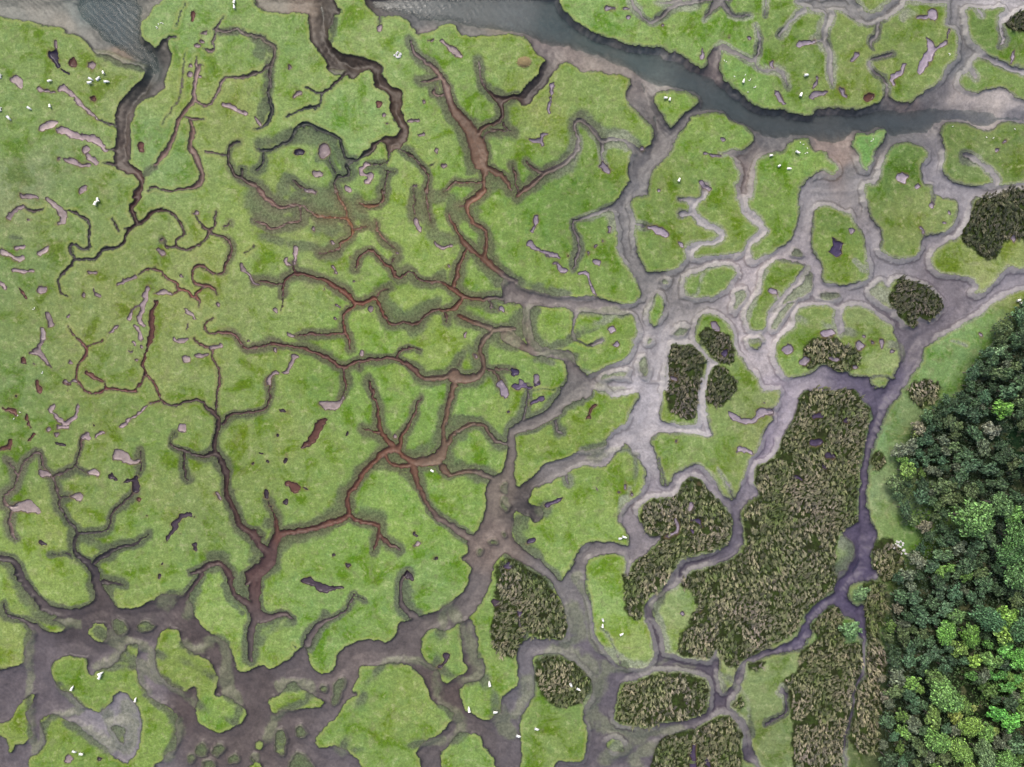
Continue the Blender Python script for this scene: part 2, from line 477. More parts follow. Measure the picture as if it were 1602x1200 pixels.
I 1425,630 1445,630 1440,655 1428,655
M 575,1190 690,1170 740,1120 700,1130 560,1160
I 580,1260 600,1180 660,1165 740,1180 700,1260
I 1575,500 1610,460 1660,425 1700,425 1830,460 1830,490 1760,570 1680,660 1610,740 1595,870 1520,870 1480,850 1470,760 1500,690 1560,640 1580,560
H 1480,700,40 1460,850,30 1590,500,30
I 1480,920 1560,925 1570,960 1545,990 1500,970
H 1560,900,40 1590,940,30 1470,930,30
B 1170,880 1220,850 1290,870 1340,890 1385,940 1400,1050 1370,1080 1300,1070 1230,1000 1180,940
Q 1320,990 1350,980 1362,1010 1340,1035 1315,1015
L 1270,835,34 1285,865,34
B 1000,960 1060,950 1150,970 1225,1060 1200,1130 1180,1260 980,1260 985,1100 985,1010
B 1255,1110 1340,1090 1400,1170 1420,1260 1220,1260
L 1010,1160,26 1030,1175,26
Q -10,1095 50,1105 45,1130 0,1160
L 165,1155,30 155,1190,30
L 60,1195,50
I 980,1400 990,1050 1000,960 1060,945 1150,965 1230,1050 1230,1120 1200,1200 1190,1400
I 1230,1340 1245,1120 1310,1080 1250,1045 1200,985 1145,910 1155,850 1170,790 1230,755 1310,770 1370,830 1390,970 1480,1100 1560,1200 1580,1340
T 1200 300
I 300,110 350,80 420,90 470,125 530,140 540,180 600,260 615,330 620,410 650,490 630,540 560,570 480,580 360,560 340,530 350,460 300,390 270,310 275,220 300,160
Q 385,365 410,335 400,295 450,300 475,320 460,350 465,400 430,405 400,380
L 525,240,38
M 150,385 180,355 225,400 215,415 165,405
I 175,370 200,365 208,385 185,390
I 1040,-60 1040,20 1080,25 1150,35 1195,60 1200,130 1160,210 1090,265 1000,280 960,280 980,290 950,380 920,400 830,405 730,390 715,370 740,260 700,200 650,150 620,40 600,-60
P 1010,85 1040,60 1050,90 1030,105
S 1045,65,10 1048,0,12
L 1137,125,26
L 1108,195,20
L 960,230,18 975,260,16
S 975,265,12 985,290,18
M 330,640 360,625 450,635 455,660 390,675 340,665
H 255,480,40 240,550,50 250,610,40 180,640,50 60,730,50
M 90,700 160,620 240,560 270,490 290,610 240,640 170,660 110,700
I 65,800 130,700 145,705 110,770 75,825
M 30,850 60,780 150,680 170,690 110,780 50,870
M 645,610 680,575 730,550 750,590 780,640 790,740 720,690 660,650
I 770,600 810,540 900,550 1000,590 1100,690 1110,730 1020,800 980,790 950,770 940,870 900,850 800,750 780,690 700,650 700,630
B 800,545 860,530 960,560 1040,610 1110,690 1115,730 1060,790 1000,815 960,770 940,790 945,870 905,860 870,810 800,760 770,680 775,625 800,620
I 210,720 300,710 440,720 430,830 450,880 490,890 480,840 460,780 480,720 560,705 640,720 690,770 780,830 800,870 830,1000 830,1090 800,1120 790,1210 780,1280 600,1280 530,1140 440,1130 390,1100 340,1070 310,1110 240,1150 130,1170 90,1130 50,1050 55,970 100,900 190,830 190,760
H 180,800,50 830,960,50 850,1050,50
S 445,715,26 435,800,28 460,880,44 
L 350,890,40 400,885,44
L 25,620,36 45,630,36
S 60,645,16 90,680,16
L 135,970,46 130,995,40
P 205,1050 240,1025 265,1045 240,1085 210,1075
P 545,950 580,940 620,970 600,990 560,990
L 605,913,22
L 662,943,22
P 700,960 705,930 745,925 735,960 720,985
L 778,1003,26
B 220,980 290,910 420,910 480,960 560,980 590,1010 580,1090 520,1130 420,1120 340,1060 260,1120 215,1080 260,1040 220,1010
L 400,1045,30 440,1055,26
L 550,1100,26
B 1340,10 1420,0 1500,-30 1660,-60 1660,300 1560,290 1480,320 1460,380 1410,425 1360,420 1260,350 1210,290 1220,260 1260,170 1300,70
L 1540,285,26 1548,305,24
S 545,430,7 590,465,7 640,475,9
S 1165,930,6 1250,960,6
L 1342,905,18
T 0 600
S 955,-10,18 990,60,20 1020,120,22 1080,145,22 1150,120,22 1260,100,26 1290,150,26 1350,185,30 1375,250,38 1350,330,38 1330,420,40 1380,480,44 1430,590,44 1410,680,44 1450,760,48 1490,880,48 1570,940,56 1610,980,60
H 1420,640,70 1480,830,70 1560,950,60
S 1380,-10,22 1358,80,16 1355,180,22
S 1395,255,30 1440,195,28 1520,195,24 1610,175,24
S 1330,435,40 1260,455,30 1170,430,22 1100,410,16 1065,375,12 1090,310,12
L 1135,280,58
S 1160,440,20 1140,510,24 1175,595,30
S 990,110,12 930,118,12
L 930,120,12 880,190,14 760,265,20
S 500,-10,12 510,30,14 570,65,16 630,60,16 665,35,16 660,-10,14
S 665,40,18 760,38,22 850,45,24
S 845,35,20 875,-5,20
S 30,485,18 110,570,16 105,610,18 95,660,18 30,690,18 5,730,18 40,775,30 100,770,40
S 110,575,20 140,500,20 190,450,20 240,430,22 265,470,18 275,530,20 330,580,22 350,650,22 370,710,24 355,770,18 400,810,20 435,870,26 490,930,34 460,1000,34 480,1070,40 550,1120,56 600,1180,60 610,1240,60
H 440,900,50 450,1020,50 420,1080,30 480,950,50 700,1050,60 850,1000,40
S 335,578,16 400,555,16 475,520,16 490,440,16 510,350,24 525,330,30
L 515,345,26 535,325,34 555,345,24
L 600,335,18 650,308,22
S 475,520,16 540,555,22
P 545,545 600,525 630,555 615,580 550,572
L 260,560,38 300,565,26
P 110,750 200,728 245,800 235,830 130,790 70,805 40,775
S 65,800,26 50,870,32 70,940,32 105,970,32
S 375,710,16 430,705,14
P 430,700 500,680 530,710 510,745 470,730
S 500,940,24 580,935,16 660,930,20 695,890,18 700,820,18 760,760,16 830,700,18 850,660,30
D 855,670,26 850,630,48 850,585,30
S 870,570,14 885,510,14 875,490,20
P 705,440 730,415 780,425 820,478 885,475 860,508 760,490 715,475
S 880,470,14 878,420,12
D 840,600,24 770,620,14
D 690,575,20 720,605,18
S 600,1120,50 660,1075,34 750,1010,28 860,1000,22 920,945,24
S 300,1065,6 400,1065,8 445,1080,14
S -20,1100,44 60,1105,50 110,1150,56 145,1240,60
H -20,1080,60 80,1080,40
S 1190,1190,30 1260,1170,46 1330,1110,46 1400,1130,50 1450,1220,50
H 1340,1130,110 1420,1080,110 1290,1080,70 1460,1180,60
P 285,165 310,135 345,125 330,180 320,195 300,190
L 330,190,20 370,230,26 400,260,30 440,230,34 475,200,26 490,130,12
L 360,275,24 430,275,14
O 235,-10,26 250,40,40
O 10,155,14 70,165,28 105,195,14
O 158,195,18 165,240,18 190,280,10
O 170,355,14 205,325,18
O 20,415,24 60,400,32 65,355,18
L 300,290,26
L 350,320,30
D 350,370,14 390,388,18
D 100,85,20
D 585,257,12
D 427,428,12
D 265,997,36
O 875,735,28
D 1190,825,24 1130,825,28 1080,880,28 1095,910,30 1035,990,14
D 1220,833,14
D 1215,1000,22 1215,1030,16
D 920,830,14 
D 1018,1130,14
D 1125,935,12
L 1345,690,24 1375,730,18
D 1575,500,12
L 425,45,20
O 400,5,16 440,5,16
T 400 600
S 1250,-10,50 1230,80,46 1195,180,40 1180,270,34 1175,350,44 1180,400,60 1140,470,90 1050,490,70 980,495,60 920,450,46 870,400,60 800,430,52 740,490,48 680,560,48 620,640,44 575,700,40 580,800,40 540,850,50 440,890,60 350,920,50 230,930,50 140,950,70 100,1040,80 80,1120,90 0,1190,90 -60,1230,80
H 1180,200,100 1240,60,70 1120,410,60 680,520,90 600,620,80 520,720,110 500,780,90 300,960,70 400,940,60 160,1000,60 120,1150,90
S 1165,520,60 1210,575,36 1290,550,40 1360,545,40 1430,570,46 1500,600,50
H 1230,480,110 1400,600,50
S 1200,370,40 1250,310,24 1300,265,28 1380,245,36 1440,280,36 1480,340,36 1530,370,30 1580,380,30
H 1280,320,90 1220,230,100 1400,230,60
S 810,440,36 830,490,36 900,530,36 970,515,40
H 880,480,60 850,530,50
S 985,520,56 1010,620,46 1060,730,44 1130,830,44 1220,880,50 1300,940,56 1360,970,80
H 920,570,50 1030,650,50 1100,770,50 1250,900,50
S 885,395,50 900,370,40 940,290,32 990,200,26 1010,120,24 1035,100,28
S 850,380,50 770,310,40 770,180,30 740,80,26 715,0,26 710,-20,24
S 760,315,26 690,295,22 665,285,16
S 135,940,50 130,870,34 105,790,20 75,740,12
H 80,880,90 130,860,60
D 63,680,30 62,710,26
S -10,930,36 10,1000,50 70,1060,60
H 20,950,70 -20,1100,60
S 580,825,40 640,860,36 770,880,40 780,940,34 750,1020,34 740,1060,14
S 780,945,34 840,1000,40 900,1050,26
H 700,820,130 800,820,80 640,760,60 800,900,120 740,980,60
S 95,-20,16 90,80,16 80,150,18 40,170,18 -10,178,24
P 388,125 440,105 520,105 540,80 530,140 500,165 420,165
S 530,90,20 575,20,16 572,-20,16
O 425,225,22 400,255,60 375,310,40 345,360,40 280,400,10
R 1545,560 1480,590 1450,640 1430,700 1445,780 1410,860 1380,930 1310,970 1330,1050 1280,1090 1350,1140 1350,1240 1470,1240 1490,1150 1530,1070 1590,1050 1680,1090 1660,1040 1600,960 1620,870 1615,800 1660,780 1700,740 1640,660 1620,560 1635,440 1625,340 1600,260 1575,300 1580,440 1560,520
L 1530,-10,36 1560,55,60
O 200,620,30 235,640,56 245,660,50
D 175,737,30
D 290,655,14 325,655,14
D 580,1140,30
P 990,1020 1020,990 1045,1000 1048,1020 1020,1032
D 990,935,20 1010,950,16
D 1125,1100,22
D 480,1065,18
D 955,1195,40
D 20,437,12 35,440,10
D 80,490,22
D 200,455,12 190,490,12
D 140,320,18
D 567,313,14
L 875,330,22
D 150,178,8 210,182,8
D 95,765,14
D 1585,180,18
M 1540,760 1550,710 1580,720 1590,780 1560,800
M 1460,990 1490,970 1510,990 1480,1010
M 1390,1060 1410,1035 1430,1050 1405,1080
M 1535,940 1555,925 1570,945 1550,960
M 1535,655 1560,625 1580,650 1560,690
T 800 600
R 540,-40 600,60 640,90 740,70 790,55 800,90 765,130 730,250 690,265 640,285 590,340 595,385 540,400 430,420 350,465 240,490 180,530 150,590 80,620 40,660 -10,640 -60,640 -60,760 20,790 50,800 130,870 200,860 190,790 150,770 100,750 130,690 170,640 270,600 350,570 400,530 480,510 550,520 600,500 680,430 720,370 760,450 830,520 840,600 820,670 760,720 690,780 650,840 700,890 735,950 735,1010 720,1020 640,1000 570,980 480,990 430,1040 400,1100 340,1240 490,1240 470,1180 480,1110 570,1065 700,1080 720,1100 715,1160 720,1240 735,1240 740,1140 790,1100 830,1080 850,1040 950,960 840,950 800,850 795,780 850,720 980,710 1050,680 1060,630 1110,590 1180,590 1220,640 1330,760 1380,830 1390,930 1370,1000 1290,1050 1090,1100 1050,1120 1000,1240 1080,1240 1100,1190 1300,1130 1400,1080 1460,990 1450,900 1430,850 1440,780 1500,740 1560,700 1520,640 1510,560 1540,510 1600,500 1680,420 1690,320 1790,190 1800,60 1900,0 2020,20 2160,30 2200,100 2250,140 2260,200 2230,340 2200,480 2180,640 2185,860 2120,900 2060,930 2070,960 2110,990 2145,1010 2155,1060 2120,1130 2050,1240 2290,1240 2240,1100 2290,980 2290,930 2250,860 2230,750 2225,640 2240,540 2250,430 2290,330 2320,230 2360,140 2420,90 2450,0 2480,-40 1660,-40 1675,0 1690,80 1650,150 1600,165 1600,190 1640,210 1600,290 1560,360 1530,420 1490,470 1460,560 1430,650 1390,740 1340,710 1290,650 1250,560 1190,510 1140,510 1020,560 1010,600 970,640 935,620 925,500 890,420 870,370 900,330 950,310 1100,315 1260,340 1250,290 1220,180 1215,0 1210,-40 1185,-40 1165,120 1175,270 1100,265 960,245 930,210 940,100 960,0 960,-40
H 560,20,60 620,50,50 700,40,40
S 425,20,180 330,90,90 250,190,80 130,250,80 50,270,80 0,310,60
H 300,150,60 470,80,80 350,90,50
S 270,240,30 280,280,34 320,310,36
H 300,290,100
S 70,225,24 100,140,20 115,60,14 110,10,14
D 30,15,40 90,15,36
D 130,120,20 200,92,30
D 120,30,14 180,5,14
O 480,205,28 490,170,18 530,135,14
H 500,400,50 420,440,40 620,360,60 450,500,60 700,400,30 800,480,40 680,830,60
S 345,580,20 360,625,14
D 220,770,30 310,730,20
H 200,790,110 290,750,90
H 60,850,80 60,950,110 140,1040,90 200,1130,50
D 105,1000,24 145,970,20
L 715,620,14 715,660,14
L 755,690,18
L 675,680,16
W 530,655,14
S -20,1020,90 80,1090,80 180,1150,80 270,1240,80
L 1040,365,16
P 1355,165 1400,190 1470,225 1520,225 1540,170 1600,155 1650,170 1640,200 1590,200 1540,245 1470,260 1400,240 1370,205
P 1400,400 1430,385 1450,410 1505,435 1505,448 1420,430
L 1575,130,14
S 925,470,7 945,560,7 965,640,8
S 1290,520,7 1330,600,7 1390,725,8
B 960,-40 1180,-40 1165,210 1080,235 1040,200 975,150
B 1225,-40 1420,-40 1400,70 1300,160 1220,130
B 810,790 860,725 980,715 1050,685 1065,635 1110,595 1180,595 1220,645 1320,760 1370,830 1380,930 1355,1000 1290,1040 1090,1090 1040,1115 990,1240 745,1240 750,1140 795,1110 850,1050 950,975 845,945 810,850
L 1125,755,30 1120,780,32
Q 1110,855 1190,838 1210,915 1175,870
D 1135,930,30
L 1030,850,24 1045,910,24 1030,940,18 960,965,14
D 1185,635,14
T 1200 600
I 640,-40 660,10 690,40 740,30 770,-40
B 200,70 300,5 420,25 560,35 600,105 645,145 650,200 620,340 585,480 565,640 570,860 515,895 450,930 435,1000 435,1100 425,1240 -540,1240 -480,1190 -300,1140 -190,1090 -120,990 -135,930 -155,840 -140,770 -80,745 -30,695 -70,640 -80,570 -50,510 0,505 85,425 100,320 195,190
B 865,40 900,0 1000,-30 1090,0 1080,100 960,170 900,100
B 660,430 720,420 760,490 720,530 655,540
B 700,960 780,970 850,1050 870,1240 690,1240 650,1080
D 300,205,34 345,200,34
D 490,235,28
D 285,365,40 325,360,42
D 375,450,36 415,455,24
D 345,515,18 370,535,14
D 180,590,28 215,605,16
M 470,960 510,985 545,1010 555,1060 520,1130 470,1220 430,1240 440,1100 450,1000
I 450,1000 520,1000 548,1030 545,1070 500,1150 460,1210 435,1240 440,1080
T 0 900
R -60,590 20,590 100,555 170,545 140,490 195,390 185,320 240,290 300,300 400,240 560,190 590,150 690,150 720,200 800,210 870,195 950,160 1010,125 1080,130 1120,130 1200,160 1220,240 1290,340 1400,400 1440,470 1460,560 1500,610 1540,590 1660,580 1660,1260 950,1260 970,1190 1060,1110 1115,1080 1080,950 1110,855 950,770 870,680 850,560 870,440 830,430 790,450 740,540 690,570 620,590 580,630 545,600 545,520 490,505 400,510 340,550 320,600 330,650 390,730 450,745 480,780 600,860 620,850 690,810 720,740 770,725 830,780 870,860 890,950 880,1060 840,1140 770,1180 700,1140 660,1080 560,1010 490,930 400,905 340,870 280,875 250,920 290,1030 250,1110 170,1150 180,1260 -60,1260
I -60,-40 90,0 110,110 150,180 240,245 340,295 405,320 390,355 310,360 260,350 230,310 160,262 30,230 -60,200
I -60,280 60,290 150,300 190,350 180,420 135,490 165,545 100,552 20,588 -60,590
I -60,940 70,910 130,790 220,740 210,800 150,880 200,960 205,1010 150,1050 80,1060 70,1110 40,1110 50,1030 0,1010 -60,1010
I 1000,360 1060,325 1120,340 1130,400 1170,480 1290,510 1340,580 1370,670 1330,740 1350,765 1400,745 1530,830 1540,900 1520,930 1370,990 1290,960 1235,930 1230,780 1230,690 1200,700 1160,740 1100,710 1020,660 975,580 970,480
I 540,350 590,305 660,310 665,390 640,435 580,400
I 690,960 720,945 780,950 785,1060 750,1040
M 720,270 780,290 800,350 740,385 700,340
M 870,300 920,285 970,310 930,350 870,345
M 1240,1070 1290,1060 1305,1100 1270,1140 1230,1120
M 1350,1070 1390,1060 1410,1090 1360,1130 1330,1110
M 1170,1140 1210,1115 1225,1160 1180,1180
M 1430,1150 1470,1130 1495,1170 1440,1180
M 1275,1170 1320,1150 1340,1200 1280,1220
M 1570,1130 1610,1130 1610,1170 1575,1165
S 20,180,22 15,215,20 50,265,20 130,272,26 190,315,44 250,375,60
S 110,-10,60 180,90,60 260,190,66 370,240,60 480,255,80 560,240,90
H 110,70,70 150,180,60 260,270,60 380,310,60 470,310,60
S 600,-10,56 610,60,70 640,130,84 640,210,130
S 650,40,40 720,45,22 790,60,13
H 565,60,60 590,130,60 720,40,110 690,90,60
S 1260,-10,44 1200,80,40 1140,160,44 1080,250,80
H 1060,185,110 1000,170,80 1150,100,60 1200,220,70 1160,260,60 1240,100,40
H 420,930,40 520,970,80 620,1040,90 700,1110,70 780,800,110 820,900,110 840,1010,80 760,1120,80 660,860,80
H 950,470,60 950,600,60 1020,690,60 760,490,60 660,570,60 580,590,60 880,560,30 880,690,40 960,790,40 1100,900,60 1110,1000,70 1050,1150,60
H 370,700,60 440,770,60 540,850,50 270,900,40 270,1050,40 190,1130,40 170,440,60 190,360,50
H 1150,430,60 1230,490,50 1350,380,70 1420,450,50 1400,720,80 1500,790,70 1450,970,40 590,350,60 660,370,60 1360,620,40 1450,800,40
H 1400,60,40 1440,170,40 1510,240,30
S 1440,-20,44 1450,90,46 1520,150,56 1580,220,60 1590,300,60 1560,420,50 1560,520,70
S 1600,-20,70 1570,60,50 1590,200,60
I 1480,-20 1535,-20 1530,60 1500,115 1475,100
H 1545,120,50
D 1000,10,22
L 430,1150,50
D 622,1160,24
T 400 900
R -60,590 45,550 70,585 120,585 200,530 250,480 300,440 330,500 350,580 400,625 450,620 490,580 510,500 540,460 600,425 740,395 800,425 870,390 890,330 900,300 950,290 1030,250 1130,230 1250,150 1310,100 1340,0 1350,-40 1480,-40 1480,20 1450,110 1390,210 1340,265 1270,300 1200,350 1090,340 1040,400 1030,450 1050,510 1100,570 1140,590 1170,700 1240,650 1330,600 1335,580 1290,520 1300,480 1290,400 1265,310 1340,260 1370,320 1390,400 1385,510 1420,520 1440,590 1430,630 1380,660 1290,690 1270,750 1300,830 1380,890 1450,920 1500,880 1560,850 1600,800 1660,780 1660,1260 1530,1260 1470,1130 1420,1060 1400,1010 1290,980 1240,1010 1200,1080 1150,1110 1170,1260 1040,1260 1030,1150 990,1120 1030,1080 1080,1020 1150,1000 1200,930 1240,890 1170,815 1100,790 1070,690 1020,610 940,540 850,550 760,575 660,560 640,640 590,740 650,740 550,800 520,880 450,930 360,1040 410,1085 500,1070 580,1090 660,1180 680,1260 -60,1260
I 85,780 180,720 240,650 270,710 350,750 420,800 415,830 280,825 250,835 170,840 110,870 90,840
M 470,790 500,690 540,655 550,680 520,790 490,820
M 130,970 160,960 190,1010 190,1100 160,1135 130,1100
M 250,960 290,940 325,980 300,1020 260,1000
M 215,1150 260,1115 330,1160 380,1230 200,1230
M 400,720 420,700 445,710 430,740
I -10,1045 40,1030 50,1060 20,1095 -10,1080
H 150,690,80 320,690,70 370,750,50 120,870,40 80,1020,70
H 1340,330,60 1350,450,50 1400,600,60 1330,680,50 1100,580,50 1000,520,40 740,555,40 560,1110,70 490,1090,40 1200,1050,60 1330,960,80 1100,760,40 1180,200,60 1220,180,50 1550,920,100 1600,1000,110 1480,900,40
S 950,-20,50 910,60,34 905,150,34 930,220,44 1000,270,60
H 960,100,90 960,180,60
S 20,-10,40 0,120,60 0,270,80 100,265,50 180,235,46 230,265,36
H 230,290,60 40,400,50 10,440,50 150,290,50
S 615,115,32 590,190,20 540,240,24 460,265,34 390,310,40 340,380,56 320,440,80
S 640,135,14 680,150,14
H 440,240,50 400,340,60 340,470,50 
D 300,25,34 370,55,46 440,82,42 490,75,22 540,75,14
D 1190,505,34 1190,545,24 1150,580,14
S 1150,580,12 1105,625,18
D 960,5,26 985,15,20
S 250,460,6 230,440,6
D 1508,180,44
D 1575,-60,44
T 800 900
R 150,-40 280,80 330,200 355,330 330,400 230,400 120,390 60,420 30,520 40,600 50,680 0,720 -60,760 -60,900 20,930 100,830 130,760 150,690 140,590 130,520 200,490 330,500 430,570 500,650 510,750 450,830 450,900 470,960 480,1000 460,1130 420,1170 280,1160 250,1260 880,1260 890,1100 950,1010 1050,990 1150,960 1250,900 1310,860 1380,890 1430,950 1450,1050 1440,1140 1520,1180 1600,1260 1530,1140 1480,930 1400,850 1370,810 1430,730 1470,590 1480,545 1620,500 1620,450 1450,540 1400,600 1390,680 1340,740 1310,700 1290,580 1290,500 1260,520 1240,550 1130,530 1000,490 960,480 950,400 930,330 880,240 900,170 990,100 1040,50 1080,-40 1010,-40 960,80 840,170 830,230 850,320 880,420 900,500 860,560 800,590 680,560 600,480 540,400 520,280 500,200 460,80 480,-40 360,-40 320,45 280,20 230,-40
I 690,670 800,645 900,595 1060,600 1200,640 1245,685 1250,780 1200,880 1100,910 960,920 860,960 740,950 640,930 655,780
I 580,1060 640,1030 700,1060 715,1110 650,1115
I 1480,560 1580,545 1570,600 1500,610
H 380,220,110 420,320,130 410,400,100 300,425,60 560,620,120 600,570,60 520,760,110 560,690,100 490,860,60 580,950,80 700,980,100 850,1000,110 640,1140,60 560,1180,80 1150,605,80 1060,575,40 90,610,60 60,850,70 20,900,60 110,760,40 220,450,60 420,520,80 480,600,90 500,1050,40 1180,940,60 750,1150,80 800,1200,90
H 420,20,80 450,80,50 520,480,30 620,470,60 720,560,60 940,560,40 1000,500,40 880,160,30 910,230,40 940,130,50
H 1330,720,60 1300,620,40 1360,640,40 1500,800,30 1500,1000,50
S 1245,545,30 1275,500,40 1300,450,20
S 80,380,40 50,310,26 50,240,20
D 52,235,24 54,255,20
L 1085,235,6 1070,237,26
S 530,420,6 500,210,6 475,60,6
S 570,320,6 640,430,6 690,550,6
B -100,-60 -40,-110 20,-100 110,-30 200,20 280,120 340,220 350,340 325,395 230,395 130,385 90,350 70,420 20,510 -60,510 -120,470 -130,310 -110,250 -90,100
B 695,680 800,655 910,605 1050,610 1195,650 1235,695 1235,780 1190,875 1100,900 960,912 860,950 740,935 655,925 665,800
B 160,520 330,510 420,565 495,645 500,720 440,800 330,830 240,800 170,720 150,600
B 890,1110 950,1010 1050,995 1150,970 1260,905 1320,870 1400,910 1430,960 1440,1050 1430,1140 1440,1260 870,1260
D 1150,1070,20 1140,1130,34 1130,1230,54
D 1215,1140,18 1245,1210,34
B 700,-40 970,-40 980,10 930,80 830,165 822,240 795,300 720,240 700,150
B 1485,560 1580,545 1570,595 1500,605
B 1385,800 1430,745 1465,810 1430,850
B 1070,-20 1050,70 1150,110 1165,210 1110,260 1100,330 1040,380 1035,490 1130,510 1240,530 1265,480 1300,460 1310,540 1390,595 1450,530 1620,440 1790,360 1820,260 1890,180 1990,120 2080,-20
D 345,825,24
D 1185,225,22
T 1200 900
R 460,-40 430,60 410,120 310,170 250,240 230,310 180,400 20,470 -140,540 -100,560 40,500 130,480 220,470 240,410 290,380 265,300 330,240 390,190 440,200 480,260 540,270 570,300 570,380 600,410 620,380 610,200 590,180 540,195 500,130 530,70 570,40 640,20 700,20 720,-40
S 605,400,24 605,600,18 545,700,18 530,900,16 490,1000,16 485,1220,16
B 215,470 330,395 290,360 275,310 330,245 390,195 440,200 470,260 480,400 520,440 570,400 600,440 595,600 530,700 515,880 475,990 470,1240 160,1240 180,1180 150,1040 180,950 140,900 150,740 90,650 200,600 190,520
B 600,60 640,30 720,30 760,150 740,300 700,340 760,560 700,700 720,850 700,1000 730,1120 560,1120 510,1000 545,880 560,700 625,610 622,380 605,200
S 100,700,24 100,740,28 135,760,22 120,860,24 60,905,24 -10,930,30
S 75,745,20 130,745,20
"""

STEP = 1.6
GX0, GY0, GX1, GY1 = -14.0, -14.0, 1616.0, 1216.0
nx = int((GX1 - GX0) / STEP) + 1
ny = int((GY1 - GY0) / STEP) + 1
gx = GX0 + np.arange(nx) * STEP
gy = GY0 + np.arange(ny) * STEP
CAP = 60.0
F_d = np.full((ny, nx), CAP)
F_s = np.full((ny, nx), CAP)      # creeks only
F_halo = np.zeros((ny, nx))
F_t = np.full((ny, nx), CAP)      # creeks wide enough to have a sparse fringe
F_pd = np.full((ny, nx), CAP)
F_pk = np.zeros((ny, nx), int)
F_bd = np.full((ny, nx), CAP)
F_bi = np.full((ny, nx), -1)
POOLK = {}
pool_src = []
beds = []

def window(xs, ys, pad):
    i0 = max(0, int((min(xs) - pad - GX0) / STEP)); i1 = min(nx, int((max(xs) + pad - GX0) / STEP) + 2)
    j0 = max(0, int((min(ys) - pad - GY0) / STEP)); j1 = min(ny, int((max(ys) + pad - GY0) / STEP) + 2)
    return i0, i1, j0, j1

def seg_dist(X, Y, a, b):
    dx, dy = b[0] - a[0], b[1] - a[1]
    L2 = dx * dx + dy * dy + 1e-9
    t = np.clip(((X - a[0]) * dx + (Y - a[1]) * dy) / L2, 0, 1)
    return np.hypot(X - a[0] - t * dx, Y - a[1] - t * dy), t

def smooth_poly(p):
    """one round of corner cutting, keeps the drawn line but rounds it"""
    q = []
    n = len(p)
    for i in range(n):
        a, b = p[i], p[(i + 1) % n]
        q.append((a[0] * .78 + b[0] * .22, a[1] * .78 + b[1] * .22))
        q.append((a[0] * .22 + b[0] * .78, a[1] * .22 + b[1] * .78))
    return q

def smooth_line(p):
    if len(p) < 3: return p
    q = [p[0]]
    for i in range(len(p) - 1):
        a, b = p[i], p[i + 1]
        lo = 0.0 if i == 0 else .25
        hi = 1.0 if i == len(p) - 2 else .75
        if i > 0: q.append(tuple(a[k] * .75 + b[k] * .25 for k in range(3)))
        if i < len(p) - 2: q.append(tuple(a[k] * .25 + b[k] * .75 for k in range(3)))
    q.append(p[-1])
    return q

def poly_sd(pts, pad=40.0):
    pts = smooth_poly(pts)
    xs = [p[0] for p in pts]; ys = [p[1] for p in pts]
    i0, i1, j0, j1 = window(xs, ys, pad)
    if i1 <= i0 or j1 <= j0: return None
    D = np.full((j1 - j0, i1 - i0), pad)
    ins = np.zeros((j1 - j0, i1 - i0), bool)
    n = len(pts)
    for k in range(n):
        a, b = pts[k], pts[(k + 1) % n]
        m0, m1, n0, n1 = window((a[0], b[0]), (a[1], b[1]), pad)
        m0, m1 = max(m0, i0), min(m1, i1); n0, n1 = max(n0, j0), min(n1, j1)
        if m1 > m0 and n1 > n0:
            X, Y = np.meshgrid(gx[m0:m1], gy[n0:n1])
            dd, _ = seg_dist(X, Y, a, b)
            v = D[n0 - j0:n1 - j0, m0 - i0:m1 - i0]
            np.minimum(v, dd, out=v)
        lo, hi = min(a[1], b[1]), max(a[1], b[1])
        r0 = max(j0, int(np.ceil((lo - GY0) / STEP))); r1 = min(j1, int(np.ceil((hi - GY0) / STEP)))
        if r1 > r0:
            yy = gy[r0:r1]
            xc = a[0] + (yy - a[1]) * (b[0] - a[0]) / (b[1] - a[1] + 1e-12)
            ins[r0 - j0:r1 - j0] ^= gx[None, i0:i1] < xc[:, None]
    return np.where(ins, -D, D), (i0, i1, j0, j1)

def stroke_sd(pts, pad=40.0):
    pts = smooth_line(pts)
    if len(pts) == 1: pts = [pts[0], (pts[0][0] + .01, pts[0][1], pts[0][2])]
    rmax = max(p[2] for p in pts) * .5
    xs = [p[0] for p in pts]; ys = [p[1] for p in pts]
    W = window(xs, ys, pad + rmax)
    i0, i1, j0, j1 = W
    if i1 <= i0 or j1 <= j0: return None
    D = np.full((j1 - j0, i1 - i0), pad)
    for a, b in zip(pts[:-1], pts[1:]):
        m0, m1, n0, n1 = window((a[0], b[0]), (a[1], b[1]), pad + rmax)
        if m1 <= m0 or n1 <= n0: continue
        X, Y = np.meshgrid(gx[m0:m1], gy[n0:n1])
        dd, t = seg_dist(X, Y, a, b)
        dd = dd - .5 * (a[2] + (b[2] - a[2]) * t)
        v = D[n0 - j0:n1 - j0, m0 - i0:m1 - i0]
        np.minimum(v, dd, out=v)
    return D, W

def absorb(F, res, op='min'):
    if res is None: return None
    D, (i0, i1, j0, j1) = res
    v = F[j0:j1, i0:i1]
    if op == 'min': np.minimum(v, D, out=v)
    else: np.maximum(v, -D, out=v)
    return res

